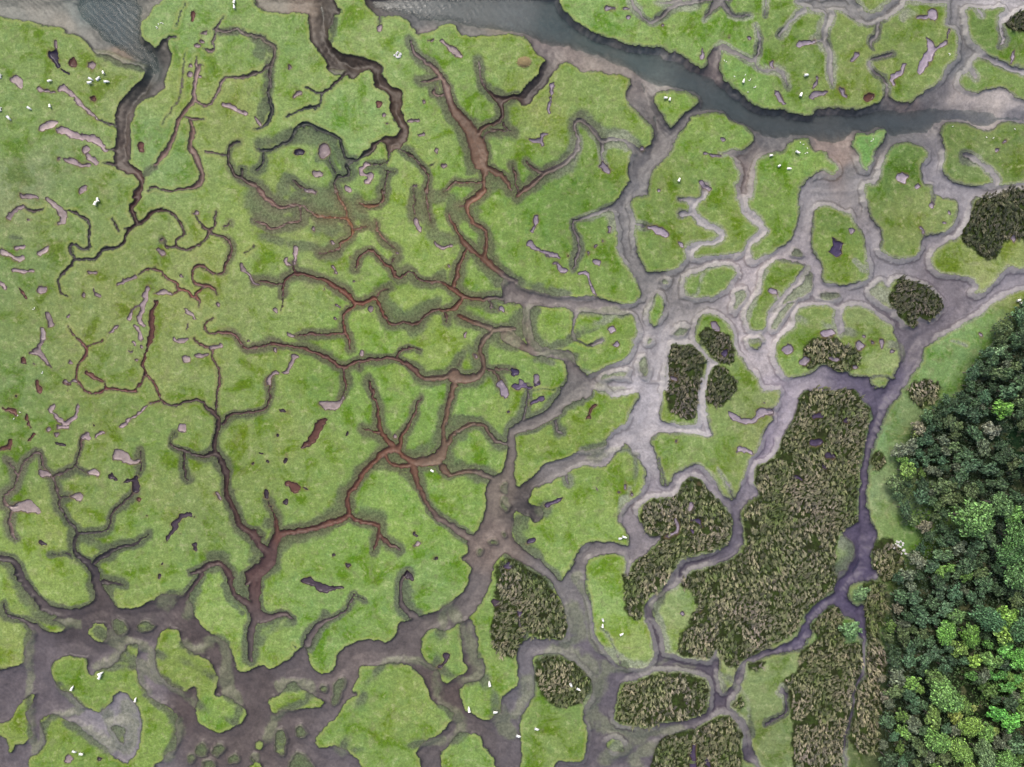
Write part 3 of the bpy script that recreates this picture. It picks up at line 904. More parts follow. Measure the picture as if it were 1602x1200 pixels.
# creeks running out into the turf narrow to a thread
lines_s = []
ox = oy = 0.0
for line in SURVEY.strip().split('\n'):
    tk = line.split()
    if tk[0] == 'T': ox, oy = float(tk[1]), float(tk[2])
    elif tk[0] == 'S':
        lines_s.append([(ox + a / 4, oy + b / 4, c / 4) for a, b, c in (tuple(map(float, q.split(','))) for q in tk[1:])])
SEG = np.array([(a[0], a[1], b[0], b[1], max(a[2], b[2]), i) for i, l in enumerate(lines_s) for a, b in zip(l[:-1], l[1:])])
def free_end(pt, own):
    m = SEG[SEG[:, 5] != own]
    dx, dy = m[:, 2] - m[:, 0], m[:, 3] - m[:, 1]
    t_ = np.clip(((pt[0] - m[:, 0]) * dx + (pt[1] - m[:, 1]) * dy) / (dx * dx + dy * dy + 1e-9), 0, 1)
    return np.min(np.hypot(pt[0] - m[:, 0] - t_ * dx, pt[1] - m[:, 1] - t_ * dy) - m[:, 4] * .5) > 4
def field_probe(pt):
    i = int((pt[0] - GX0) / STEP); j = int((pt[1] - GY0) / STEP)
    return 6 < i < nx - 6 and 6 < j < ny - 6 and F_d[j, i] > 3
s_i = 0
ox = oy = 0.0
for line in SURVEY.strip().split('\n'):
    tk = line.split()
    if not tk: continue
    k = tk[0]
    if k == 'T':
        ox, oy = float(tk[1]), float(tk[2]); continue
    raw = [tuple(float(v) for v in t.split(',')) for t in tk[1:]]
    if not raw: continue
    pts = [(ox + p[0] / 4, oy + p[1] / 4) + ((p[2] / 4,) if len(p) > 2 else ()) for p in raw]
    if k == 'R':
        absorb(F_d, poly_sd(pts, CAP))
    elif k in 'IM':
        res = poly_sd(pts)
        absorb(F_d, res, 'max')
        absorb(F_s, res, 'max')
        if k == 'M' and res is not None:
            D, (i0, i1, j0, j1) = res
            v = F_halo[j0:j1, i0:i1]
            np.maximum(v, 1 - sstep(0, 5, D), out=v)
    elif k == 'S':
        g_ = lambda w_: w_ * (.80 if w_ < 13 else .80 + .2 * min(1, (w_ - 13) / 10)) if w_ > 4.6 else max(w_, min(3.7, w_ * 1.25))
        pts = [(a, b, g_(c)) for a, b, c in pts]
        for e_ in (0, -1):
            if free_end(lines_s[s_i][e_], s_i) and field_probe(pts[e_]):
                pts[e_] = (pts[e_][0], pts[e_][1], pts[e_][2] * .62)
        s_i += 1
        res = stroke_sd(pts)
        absorb(F_d, res)
        absorb(F_s, res)
        if max(p[2] for p in pts) > 2.6: absorb(F_t, res)
    elif k == 'H':
        pts = [(p[0], p[1], p[2]) for p in pts]
        r = max(p[2] for p in pts) / 2
        D, (i0, i1, j0, j1) = stroke_sd(pts, 20 + r)
        v = F_halo[j0:j1, i0:i1]
        soft = 3 + .42 * r
        np.maximum(v, 1 - sstep(-soft, soft, D), out=v)
    elif k in 'PQLDOW':
        line_like = len(raw[0]) > 2
        res = stroke_sd(pts) if line_like else poly_sd(pts)
        if res is None: continue
        pool_src.append((k, np.mean([p[0] for p in pts]), np.mean([p[1] for p in pts])))
        D, (i0, i1, j0, j1) = res
        v = F_pd[j0:j1, i0:i1]
        kk = F_pk[j0:j1, i0:i1]
        upd = D < v
        kk[upd & (D < 20)] = len(pool_src)
        np.minimum(v, D, out=v)
    elif k == 'B':
        res = poly_sd(pts)
        D, (i0, i1, j0, j1) = res
        v = F_bd[j0:j1, i0:i1]; bi = F_bi[j0:j1, i0:i1]
        bi[(D < v) & (D < 0)] = len(beds)
        np.minimum(v, D, out=v)
        beds.append((np.mean([p[0] for p in pts]), np.mean([p[1] for p in pts])))

for a_, b_ in ((7, 2), (8, 3), (18, 9), (21, 10), (23, 13)): F_bi[F_bi == a_] = b_   # beds drawn over two sheets

# deep water courses (map units, x,y,width)
DEEP = [
 [(165,-10,120),(188,40,92),(225,80,54),(238,110,34),(225,140,24),(205,160,18),(192,200,15),(192,240,13),(215,275,10),(205,320,6)],
 [(500,-10,22),(505,60,24),(530,95,22),(580,110,22),(605,150,19),(620,180,17),(625,215,13),(608,228,10)],
 [(590,-10,60),(680,0,80),(780,0,110),(870,25,100),(938,55,70),(1002,90,64),(1070,122,78),(1130,157,80),(1200,188,74),(1350,194,70),(1470,184,52),(1620,190,42)],
 [(1005,125,20),(1022,170,30),(1030,205,28),(1018,240,16)],
 [(860,75,8),(845,125,16),(815,155,12)],
 [(1345,540,16),(1370,590,30),(1395,600,26),(1372,650,18),(1360,700,15),(1350,760,14),(1348,820,16),(1350,870,30),(1335,910,26),(1310,930,18),(1345,950,16),(1350,980,10)],
 [(1310,930,16),(1270,960,14),(1265,985,12),(1245,1010,10),(1205,1018,9)],
 [(1440,530,14),(1410,570,20)],
]
F_w = np.full((ny, nx), CAP)
for ln in DEEP: absorb(F_w, stroke_sd(ln))

# ------------------------------------------------------------------ mud and turf colours, reflected sky put into the lavender mud
MUD = """30,20:120,125,125;120,20:95,110,115;160,25:70,90,100;210,30:125,125,122;170,60:80,90,95;235,100:80,90,92;255,90:70,68,66;215,140:72,70,68;195,190:95,85,82;195,240:88,76,72;215,285:95,70,62;215,320:75,45,40;200,350:70,50,45;160,390:60,55,60
40,10:128,128,126;100,35:130,128,124;150,50:110,112,112;180,75:130,115,105
520,20:70,62,55;520,90:66,55,47;580,110:70,56,47;620,160:80,62,48;610,220:90,72,62;430,10:125,120,112;470,15:130,115,105
700,20:105,110,115;800,20:120,122,125;780,50:135,130,125;740,45:115,115,118;860,60:130,112,105;840,120:70,58,52;780,160:75,55,48;735,190:105,78,62;755,245:110,82,65;650,25:95,98,105
700,110:140,115,110;660,70:130,115,120
870,30:80,95,100;930,70:100,110,105;1000,90:105,115,112;960,105:150,135,115;920,95:150,132,110;1030,120:165,160,145;1080,130:100,108,108;1150,150:85,92,98;1100,105:120,105,100;1000,130:140,125,115;1010,170:125,118,112;1020,220:115,108,105;1060,190:95,92,95;1200,185:95,98,98;1350,185:92,96,98;1500,180:125,122,130;1500,155:185,170,160;1560,160:200,185,170;1540,170:185,172,160;1300,240:165,132,110;1310,260:170,135,112;1330,265:130,130,130;1170,270:140,118,110;1210,30:135,140,135;1300,20:140,140,135;1500,60:130,130,130;1580,15:190,185,190;1500,100:120,125,130;1590,105:170,168,180;1430,165:140,118,112;1110,115:125,105,102
1000,300:120,120,122;980,350:130,130,130;1020,420:130,128,125;1060,450:145,140,138;1180,420:185,170,175;1180,340:180,172,175;1100,360:175,170,180;1260,300:160,155,160;1300,400:160,150,160;1370,420:150,145,155;1480,450:135,122,135;1440,520:120,108,125;1550,430:150,142,160;1490,300:160,155,165;1010,560:175,170,175;1010,620:185,180,190;1020,720:175,170,178;1190,560:190,180,185;1220,620:165,155,175;1190,710:150,138,165;1120,745:150,140,160;1000,800:150,138,145;1030,770:160,150,165;1360,600:105,95,130;1370,680:95,85,120;1350,800:95,82,120;1340,920:88,75,120;1270,960:95,85,125;1105,650:195,190,200
900,480:140,128,125;800,460:120,105,98;850,460:130,115,110;720,470:120,80,62;740,320:140,100,80;740,380:120,85,70;755,400:115,80,62;650,480:100,70,58;540,420:120,75,62;560,470:130,80,62;540,510:130,85,70;450,430:105,65,55;500,545:110,72,65;600,560:110,78,72;750,560:115,95,85;710,630:120,95,80;700,700:118,95,80;600,720:120,80,62;540,790:115,75,62;450,835:105,70,62;415,870:100,62,55;360,790:80,58,55;340,700:75,60,60;300,640:85,65,62;340,580:130,90,88;240,500:165,95,80;235,560:150,95,85;200,600:130,75,70;780,520:130,115,105;540,345:150,105,70;420,320:140,110,105
840,650:130,120,112;880,610:125,120,112;880,720:140,132,128;780,780:125,115,112;770,850:128,115,115;900,860:130,120,118;880,920:130,125,125;820,800:80,70,68;910,550:120,105,100
40,900:80,68,70;100,960:88,75,76;60,1040:110,98,105;200,960:92,80,80;310,990:95,78,75;160,940:90,75,72;150,880:70,60,66;230,1060:130,118,125;300,1100:100,82,78;400,1070:100,85,82;460,1050:110,98,98;540,1050:120,105,100;620,1000:110,98,95;700,970:108,98,92;560,1150:110,100,105;370,1160:105,90,85;200,1120:150,145,155;680,1160:105,95,95;700,1080:100,82,75;740,940:120,110,105;150,790:95,80,80;120,840:75,70,75;30,790:140,118,118
930,970:125,118,128;930,1020:115,105,120;970,1060:105,95,115;1030,960:105,92,110;1080,890:95,85,110;1150,820:110,100,125;1100,1040:100,88,110;1130,1100:95,80,105;1170,1150:95,82,105;920,1150:110,100,110;830,1060:120,115,125;1060,1130:105,95,110
300,120:170,145,150;290,190:140,112,105;260,245:140,115,110
940,110:150,132,110;900,90:140,120,105;980,118:152,136,118;1300,225:150,125,108;1320,250:172,140,114;1470,172:120,115,118;1450,150:115,112,118;1480,140:122,118,124;1400,200:98,102,104;1420,220:112,112,116;1480,230:125,122,130;1200,215:105,104,106;1250,205:102,104,104;1180,240:125,112,106;1000,250:112,110,112;1470,265:150,146,158;1350,280:140,138,142;1280,290:145,142,146
1580,150:196,182,172;1520,160:190,174,164;1590,185:130,130,142
430,235:48,56,54;415,237:50,58,54;460,205:46,56,54;480,194:48,58,56;505,202:46,56,54;532,222:46,54,52;538,245:48,54,52;450,225:46,54,52
"""
GRASS = """60,60:120,155,80;20,200:120,155,85;200,120:125,155,90;250,220:120,160,95;280,60:125,165,95;40,290:130,150,110;100,330:118,150,85;280,150:130,160,80;350,180:130,155,80;200,420:125,150,80;300,430:130,155,85;60,500:116,146,82;20,430:114,146,84;30,580:114,148,84;120,500:125,150,85;280,520:130,155,85;340,470:130,155,85;450,60:120,160,85;560,170:120,165,90;440,170:130,165,85;620,60:125,165,90;700,130:120,160,75;850,160:125,155,75;960,140:120,155,75;480,450:130,160,85;560,520:110,160,50;700,520:120,160,65;820,330:100,150,55;660,370:130,165,70;380,360:125,160,75;750,330:115,160,60;930,400:110,150,60;860,500:120,160,65;900,330:95,140,50;960,580:115,155,60;700,640:110,160,60;500,600:105,150,55;460,680:120,155,75;600,650:115,160,60;520,720:115,155,65;400,720:120,150,70;250,700:115,150,70;150,650:115,145,70;60,700:110,145,70;150,750:118,150,75;240,850:115,155,70;300,800:120,150,80;620,830:115,165,60;550,900:115,160,65;700,800:115,160,60;880,800:120,160,65;900,700:110,150,55;960,870:125,165,75;840,600:115,155,70;100,1080:110,150,50;30,1000:130,160,75;60,900:130,165,70;120,860:120,155,65;340,960:120,165,75;330,1120:115,160,55;300,1060:120,150,55;620,1120:115,155,65;520,960:115,160,75;640,920:115,160,80;720,1000:115,155,70;780,1100:115,160,70;860,1130:110,150,70;960,960:125,170,85;1000,1010:130,165,85;1060,940:130,160,100;1140,1000:150,165,115;1200,1060:125,150,95;1220,1150:115,140,90
1050,60:115,160,75;960,50:120,165,85;1150,130:110,160,70;1250,100:110,145,65;1330,150:120,150,80;1400,80:115,145,70;1460,100:120,150,75;1540,70:95,135,55;1550,120:115,150,75;1070,170:115,160,65;1100,230:115,155,65;1050,280:110,145,65;1240,240:110,160,60;1360,230:95,160,75;1410,270:85,125,45;1520,230:110,140,80;1500,210:85,125,50;1580,240:110,140,75;1060,370:110,145,65;1150,300:110,150,60;1220,320:110,150,55;1310,390:105,145,55;1320,340:100,135,60;1410,340:110,140,70;1450,320:125,150,85;1490,410:125,150,75;1540,420:150,165,105;1570,400:130,155,85;1110,440:105,145,60;1240,440:110,145,60;1030,480:105,150,55;1260,500:110,145,70;1360,500:125,150,90;1380,560:135,160,100;1230,570:120,155,75;1150,580:120,150,75;1110,700:120,155,80;1190,650:130,150,95;1150,720:120,150,75
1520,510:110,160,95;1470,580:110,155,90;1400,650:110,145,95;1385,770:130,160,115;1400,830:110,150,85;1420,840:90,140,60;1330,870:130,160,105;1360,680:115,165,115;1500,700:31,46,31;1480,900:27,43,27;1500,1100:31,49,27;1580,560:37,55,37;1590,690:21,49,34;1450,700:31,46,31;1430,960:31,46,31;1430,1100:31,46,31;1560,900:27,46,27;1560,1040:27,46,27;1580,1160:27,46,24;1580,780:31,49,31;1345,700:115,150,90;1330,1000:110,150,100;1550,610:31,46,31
"""

def field(txt, X, Y, soft, gain=GAIN, grey=None):
    rows = []
    for t in txt.replace('\n', ';').split(';'):
        t = t.strip()
        if not t: continue
        p, c = t.split(':')
        rows.append([float(v) for v in p.split(',')] + list(lin([float(v) for v in c.split(',')]) / gain))
    rows = np.array(rows)
    if grey:
        lum = rows[:, 2:5] @ np.array((.25, .6, .15))
        k = np.where((rows[:, 0] > 780) & ~((rows[:, 1] > 540) & (rows[:, 0] > 1180)), grey[1], np.where((rows[:, 1] > 860) | (rows[:, 0] > 900), .45, grey[0]))[:, None]
        rows[:, 2:5] *= np.where((rows[:, 0] < 790) & (rows[:, 1] < 870), 1.0, 0.0)[:, None] * (np.array((.99, 1.02, .86)) - 1) + 1
        warm = np.array((1.02, 1.0, .95))
        rows[:, 2:5] = rows[:, 2:5] * (1 - k) + lum[:, None] * warm * k
    num = np.zeros(X.shape + (3,)); den = np.zeros(X.shape)
    for r in rows:
        w = 1.0 / ((X - r[0]) ** 2 + (Y - r[1]) ** 2 + soft * soft) ** 2.1
        num += w[..., None] * r[2:5]; den += w
    return num / den[..., None]

# ------------------------------------------------------------------ the terrain sheet
MX = 64.0
tx = np.arange(-MX, 1602 + MX + .01, STEP)
ty = np.arange(-MX, 1200 + MX + .01, STEP)
TX, TY = np.meshgrid(tx, ty)
NX, NY = len(tx), len(ty)
# ragged banks
WXo = TX + 1.7 * vnoise(TX, TY, 9, 1) + 1.1 * vnoise(TX, TY, 4, 2) + 2.0 * vnoise(TX, TY, 26, 3)
WYo = TY + 1.7 * vnoise(TX, TY, 9, 4) + 1.1 * vnoise(TX, TY, 4, 5) + 2.0 * vnoise(TX, TY, 26, 6)
def refl(v, lo, hi):
    v = np.where(v < lo, 2 * lo - v, v)
    return np.where(v > hi, 2 * hi - v, v)
SX = (refl(WXo, -8, 1610) - GX0) / STEP
SY = (refl(WYo, -8, 1208) - GY0) / STEP
xi = np.clip(SX.astype(int), 0, nx - 2); yi = np.clip(SY.astype(int), 0, ny - 2)
fx = SX - xi; fy = SY - yi
def samp(F):
    return (F[yi, xi] * (1 - fx) + F[yi, xi + 1] * fx) * (1 - fy) + (F[yi + 1, xi] * (1 - fx) + F[yi + 1, xi + 1] * fx) * fy
d = samp(F_d) * U
ds = samp(F_s) * U
pd = samp(F_pd) * U
bd = samp(F_bd) * U
pd = pd + .13 * vnoise(TX, TY, 6, 61) + .10 * vnoise(TX, TY, 3.2, 62)
d = d + .07 * vnoise(TX, TY, 3.4, 63) * sstep(0, .5, np.abs(samp(F_t) * U + .6))
wd = samp(F_w) * U
halo = samp(F_halo)
pk = F_pk[np.round(SY).astype(int).clip(0, ny - 1), np.round(SX).astype(int).clip(0, nx - 1)]
edge = np.minimum(np.minimum(TX + MX, 1602 + MX - TX), np.minimum(TY + MX, 1200 + MX - TY)) * U
d = np.where(edge < 1.0, np.maximum(d, 1.5 - 1.5 * edge), d)
pd = np.where(edge < 1.0, 5.0, pd)

# automatic fringe beside channels, wider by the pale flats in the east
east = sstep(820, 1100, TX)
autof = np.clip(1 - np.maximum(d, 0) / (0.35 + .35 * east + .25 * vnoise(TX, TY, 22, 8)), 0, 1) * (.55 + .25 * east)
nw = np.maximum(sstep(400, 320, TX) * sstep(720, 600, TY), sstep(640, 560, TX) * sstep(270, 190, TY))
hw = (1.45 - .65 * east) * (1 + .55 * vnoise(TX, TY, 30, 14)) * (1 - .6 * nw)
autof = np.maximum(autof, (1 - sstep(.05, 1.0, np.maximum(samp(F_t) * U, 0) / hw)) * (.95 - .6 * nw))
near = np.where((TX < 720) & (TY < 520), sstep(8.5, 4.5, d), sstep(3.6, .6, d))
halo_n = np.clip(halo * (1 + .45 * vnoise(TX, TY, 14, 9) + .25 * vnoise(TX, TY, 5, 10)), 0, 1)
in_stroke = sstep(0.1, -0.25, ds)
halo_ch = halo_n * (1 - in_stroke)          # inside the channel only bars of the open flats carry it
halo_v = np.where(d > 0, np.maximum(halo_n * near, autof), halo_ch)
hs = np.where(d > 0, halo * near, halo * (1 - in_stroke))

# heights
shelf = sstep(820, 1000, TX) * sstep(.5, 4.0, wd) * sstep(.44, .62, .5 + .5 * vnoise(TX, TY, 60, 15) + .25 * vnoise(TX, TY, 20, 16) + .12)
Dp = np.maximum(-d, 0)
bw = 0.30 + 1.8 * np.maximum(hs, .5 * shelf)
z_ch = -(0.32 * sstep(0, 1, Dp / bw) + 0.22 * np.minimum(Dp / 2.2, 1.0) + 0.06 * np.minimum(Dp, 6))
z_ch += 0.10 * hs * sstep(0, 1.5, Dp)
z_ch -= 0.85 * sstep(0.6, -3.2, wd) * sstep(0, 1.2, Dp)
z_land = -0.16 * hs * sstep(2.5, 0, d) + .05 * vnoise(TX, TY, 12, 11) + .03 * vnoise(TX, TY, 4, 12) - .03
z_land = np.where(edge < 2, -0.03 + (z_land + .03) * edge / 2, z_land)
Z = np.where(d > 0, z_land, z_ch + .03 * vnoise(TX, TY, 7, 13) * sstep(0, .6, Dp))
Z = Z - 0.26 * sstep(0.04, -0.22, pd)

KC = {'P': (186, 174, 172), 'L': (168, 155, 157), 'Q': (62, 58, 78), 'D': (82, 74, 84), 'O': (112, 82, 74), 'W': (215, 205, 205)}
pc_tab = np.zeros((len(pool_src) + 1, 3)) + .1
for i, (k, px, py) in enumerate(pool_src):
    c = np.array(KC[k], float)
    if k in 'PL' and px > 780:
        c = c * .45 + np.array((158, 154, 176)) * .55
    if k in 'DQ' and px > 780:
        c = c * .45 + np.array((108, 98, 138)) * .55
    c = c * (1 + .10 * math.sin(i * 12.9898))
    pc_tab[i + 1] = lin(np.clip(c, 0, 255)) / GAIN
mcol = field(MUD, TX, TY, 10, GAIN, (.08, .55))
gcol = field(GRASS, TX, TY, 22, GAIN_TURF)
mcol = mcol * (1 + .12 * in_stroke * (TX < 800))[..., None]
pcol = pc_tab[pk]

VX = wx(TX); VY = wy(TY)
verts_all = np.stack([VX, VY, Z], -1).reshape(-1, 3).astype(np.float32)
attrs_f = {'shelf': shelf, 'd': d, 'pd': pd, 'bd': bd, 'halo': halo_v, 'stroke': in_stroke}
attrs_c = {'gcol': gcol, 'mcol': mcol, 'pcol': pcol}

def sheet(name, fmask, material):
    """one mesh object from the marked cells of the survey grid"""
    jj, ii = np.nonzero(fmask)
    v00 = jj * NX + ii
    quads = np.stack([v00, v00 + NX, v00 + NX + 1, v00 + 1], -1)
    used, inv = np.unique(quads, return_inverse=True)
    quads = inv.reshape(-1, 4)
    me = bpy.data.meshes.new(name)
    n = len(quads)
    me.vertices.add(len(used)); me.loops.add(4 * n); me.polygons.add(n)
    me.vertices.foreach_set('co', verts_all[used].ravel())
    me.loops.foreach_set('vertex_index', quads.ravel().astype(np.int32))
    me.polygons.foreach_set('loop_start', (np.arange(n) * 4).astype(np.int32))
    me.polygons.foreach_set('use_smooth', np.ones(n, bool))
    me.update()
    for k, a in attrs_f.items():
        at = me.attributes.new(k, 'FLOAT', 'POINT')
        at.data.foreach_set('value', a.reshape(-1)[used].astype(np.float32))
    for k, a in attrs_c.items():
        at = me.attributes.new(k, 'FLOAT_COLOR', 'POINT')
        c = np.ones((len(used), 4), np.float32); c[:, :3] = a.reshape(-1, 3)[used]
        at.data.foreach_set('color', c.ravel())
    me.materials.append(material)
    return add(name, me)

def components(mask):
    """4-connected components by row runs"""
    par = []
    def find(a):
        while par[a] != a:
            par[a] = par[par[a]]; a = par[a]
        return a
    lab = np.full(mask.shape, -1, int)
    prev = []
    for j in range(mask.shape[0]):
        row = np.concatenate([[0], mask[j].astype(np.int8), [0]])
        df = np.diff(row)
        st = np.nonzero(df == 1)[0]; en = np.nonzero(df == -1)[0]
        cur = []
        pi = 0
        for s, e in zip(st, en):
            idn = len(par); par.append(idn)
            for (ps, pe, pid) in prev:
                if ps < e and pe > s:
                    ra, rb = find(pid), find(idn)
                    if ra != rb: par[rb] = ra
            cur.append((s, e, idn))
            lab[j, s:e] = idn
        prev = cur
    roots = np.array([find(a) for a in range(len(par))]) if par else np.zeros(0, int)
    out = np.where(lab >= 0, roots[np.maximum(lab, 0)] if len(roots) else -1, -1)
    return out

# ------------------------------------------------------------------ materials
class NT:
    def __init__(s, name):
        s.m = bpy.data.materials.new(name); s.m.use_nodes = True
        s.n = s.m.node_tree.nodes; s.l = s.m.node_tree.links
        s.bsdf = s.n['Principled BSDF']; s.out = s.n['Material Output']
    def set(s, sock, v):
        if hasattr(v, 'is_output'): s.l.new(v, sock)
        else: sock.default_value = v
    def attr(s, name, out='Fac'):
        a = s.n.new('ShaderNodeAttribute'); a.attribute_name = name
        return a.outputs[out]
    def math(s, op, a, b=0.0, c=None, clamp=False):
        n = s.n.new('ShaderNodeMath'); n.operation = op; n.use_clamp = clamp
        s.set(n.inputs[0], a); s.set(n.inputs[1], b)
        if c is not None: s.set(n.inputs[2], c)
        return n.outputs[0]
    def ramp(s, x, a, b, lo=0.0, hi=1.0):
        n = s.n.new('ShaderNodeMapRange'); n.interpolation_type = 'SMOOTHSTEP'
        s.set(n.inputs[0], x); n.inputs[1].default_value = a; n.inputs[2].default_value = b
        n.inputs[3].default_value = lo; n.inputs[4].default_value = hi
        return n.outputs[0]
    def noise(s, scale, detail=3, rough=.55, vec=None, dist=0.0):
        n = s.n.new('ShaderNodeTexNoise'); n.inputs['Scale'].default_value = scale
        n.inputs['Detail'].default_value = detail; n.inputs['Roughness'].default_value = rough
        n.inputs['Distortion'].default_value = dist
        if vec is None:
            vec = s.geo()
        s.l.new(vec, n.inputs['Vector'])
        return n.outputs['Fac']
    def geo(s):
        if not hasattr(s, '_g'): s._g = s.n.new('ShaderNodeNewGeometry')
        return s._g.outputs['Position']
    def mix(s, f, a, b, mode='MIX'):
        n = s.n.new('ShaderNodeMix'); n.data_type = 'RGBA'; n.blend_type = mode
        s.set(n.inputs[0], f); s.set(n.inputs[6], a); s.set(n.inputs[7], b)
        return n.outputs[2]
    def scale(s, col, f):
        n = s.n.new('ShaderNodeVectorMath'); n.operation = 'SCALE'
        s.set(n.inputs[0], col); s.set(n.inputs['Scale'], f)
        return n.outputs[0]
    def rgb(s, c):
        n = s.n.new('ShaderNodeRGB'); n.outputs[0].default_value = tuple(c) + (1,)
        return n.outputs[0]
    def hsv(s, col, h=.5, sat=1.0, v=1.0):
        n = s.n.new('ShaderNodeHueSaturation'); s.set(n.inputs['Hue'], h); s.set(n.inputs['Saturation'], sat)
        s.set(n.inputs['Value'], v); s.set(n.inputs['Color'], col)
        return n.outputs[0]

def A(c): return tuple(lin(c) / GAIN)

def ground_material():
    t = NT('marsh_ground')
    n_vf = t.noise(7.0, 3, .7)
    n_fine = t.noise(2.3, 5, .72)
    n_mid = t.noise(.75, 5, .66)
    n_big = t.noise(.20, 5, .68, dist=.5)
    n_xl = t.noise(.06, 4, .6)
    half = lambda n, k: t.math('MULTIPLY', t.math('SUBTRACT', n, .5), k)
    hal = t.attr('halo')
    m = t.attr('mcol', 'Color')
    # turf
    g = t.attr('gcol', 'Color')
    g = t.hsv(g, .474, .83, 1.05)
    n_hue = t.noise(.55, 4, .6, dist=.3)
    g = t.mix(t.math('MULTIPLY', t.ramp(n_hue, .54, .66), .38), g, t.rgb(A((150, 158, 116))))
    g = t.mix(t.math('MULTIPLY', t.ramp(n_hue, .46, .34), .40), g, t.hsv(g, .53, .95, .92))
    dark = t.hsv(g, .512, 1.40, .60)
    pale = t.hsv(t.mix(.45, g, t.rgb(A((176, 178, 138)))), .49, .88, 1.16)
    g1 = t.mix(t.math('MULTIPLY', t.ramp(t.math('ADD', n_big, half(n_mid, .45)), .48, .64), .84), g, dark)
    g2 = t.mix(t.math('MULTIPLY', t.ramp(n_mid, .52, .68), .55), g1, pale)
    g2 = t.mix(t.math('MULTIPLY', t.ramp(n_xl, .46, .60), .55), g2, t.hsv(g2, .478, 1.0, 1.05))
    g3 = t.scale(g2, t.ramp(n_fine, .30, .70, .78, 1.20))
    g3 = t.scale(g3, t.ramp(n_vf, .3, .7, .88, 1.12))
    g3 = t.scale(g3, t.ramp(n_mid, .32, .68, .84, 1.14))
    speck = t.ramp(t.noise(1.7, 4, .8), .62, .70)
    g3 = t.mix(t.math('MULTIPLY', speck, .55), g3, t.rgb(A((66, 80, 44))))
    dd = t.math('ADD', t.attr('d'), t.math('ADD', half(n_fine, .38), half(n_vf, .20)))
    # dry pale lip of the turf
    lip = t.math('MULTIPLY', t.ramp(dd, .75, .25), t.ramp(dd, .02, .2))
    g3 = t.mix(t.math('MULTIPLY', lip, .40), g3, t.rgb(A((176, 186, 112))))
    pit = t.math('MULTIPLY', t.ramp(t.noise(1.15, 5, .75), .665, .70), t.ramp(n_xl, .46, .58))
    g3 = t.mix(t.math('MULTIPLY', pit, .8), g3, t.rgb(A((62, 56, 54))))
    # sparse fringe, barer towards the creek
    grey = t.mix(.42, m, t.hsv(g, .5, .45, .62))
    bare = t.ramp(dd, 2.2, .0, .12, .58)
    hcol = t.mix(bare, t.hsv(g, .50, .78, .60), t.scale(grey, .74))
    hcol = t.mix(t.attr('shelf'), hcol, t.mix(.5, t.hsv(g, .5, .7, .95), t.rgb(A((168, 172, 158)))))
    hcol = t.scale(hcol, t.ramp(n_fine, .30, .70, .66, 1.34))
    hcol = t.scale(hcol, t.ramp(n_vf, .3, .7, .8, 1.2))
    hf = t.ramp(t.math('ADD', hal, half(n_mid, .40)), .08, .80)
    land = t.mix(hf, g3, hcol)
    # rush bed floor
    b = t.math('ADD', t.attr('bd'), half(n_mid, 1.6))
    bed = t.mix(t.ramp(n_mid, .4, .62), t.rgb(A((54, 62, 36))), t.rgb(A((70, 90, 44))))
    bed = t.scale(bed, t.ramp(n_fine, .3, .7, .6, 1.3))
    land = t.mix(t.ramp(b, .35, -.25), land, bed)
    # mud
    wav = t.n.new('ShaderNodeTexWave'); wav.inputs['Scale'].default_value = .60
    wav.inputs['Distortion'].default_value = 7.0; wav.inputs['Detail'].default_value = 2
    wav.inputs['Detail Scale'].default_value = .35
    wav.bands_direction = 'DIAGONAL'
    t.l.new(t.geo(), wav.inputs['Vector'])
    ripf = t.ramp(t.noise(.10, 3, .6), .48, .60)
    m1 = t.scale(m, t.ramp(n_mid, .3, .7, .80, 1.18))
    m1 = t.scale(m1, t.ramp(n_fine, .28, .72, .80, 1.22))
    m1 = t.mix(t.math('MULTIPLY', t.ramp(n_big, .42, .66), .35), m1, t.hsv(m, .5, .8, 1.22))
    bar = t.mix(.5, m1, t.mix(.2, t.rgb(A((132, 138, 114))), g2))
    bar = t.scale(bar, t.ramp(n_fine, .28, .72, .76, 1.24))
    barf = t.ramp(t.math('ADD', hal, half(n_mid, .6)), .15, .85)
    m1 = t.mix(barf, m1, bar)
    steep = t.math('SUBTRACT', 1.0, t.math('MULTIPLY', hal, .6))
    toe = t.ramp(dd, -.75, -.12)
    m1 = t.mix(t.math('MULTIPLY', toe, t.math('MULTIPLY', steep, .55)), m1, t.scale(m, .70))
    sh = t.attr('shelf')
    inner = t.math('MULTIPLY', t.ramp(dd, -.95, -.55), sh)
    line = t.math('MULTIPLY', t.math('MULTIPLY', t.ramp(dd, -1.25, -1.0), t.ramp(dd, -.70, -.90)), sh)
    m1 = t.mix(t.math('MULTIPLY', line, .7), m1, t.hsv(t.scale(m, .55), .51, 1.5, 1.0))  # dark purple shadow line off the bank, put into the mud colour
    shc = t.scale(t.mix(.5, t.rgb(A((192, 194, 184))), t.scale(m, 1.15)), t.ramp(n_fine, .3, .7, .84, 1.14))
    m1 = t.mix(t.math('MULTIPLY', inner, .62), m1, shc)
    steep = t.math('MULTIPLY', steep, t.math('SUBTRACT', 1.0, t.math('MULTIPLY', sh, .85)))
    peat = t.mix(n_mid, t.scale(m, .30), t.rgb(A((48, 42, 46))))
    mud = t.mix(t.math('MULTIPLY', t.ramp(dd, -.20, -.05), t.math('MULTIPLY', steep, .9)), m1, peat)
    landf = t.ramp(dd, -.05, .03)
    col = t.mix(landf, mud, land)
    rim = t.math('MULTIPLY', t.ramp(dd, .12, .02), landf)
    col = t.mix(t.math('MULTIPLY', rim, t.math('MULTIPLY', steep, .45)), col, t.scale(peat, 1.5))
    # pools
    p = t.math('ADD', t.attr('pd'), t.math('ADD', half(n_fine, .26), half(n_vf, .10)))
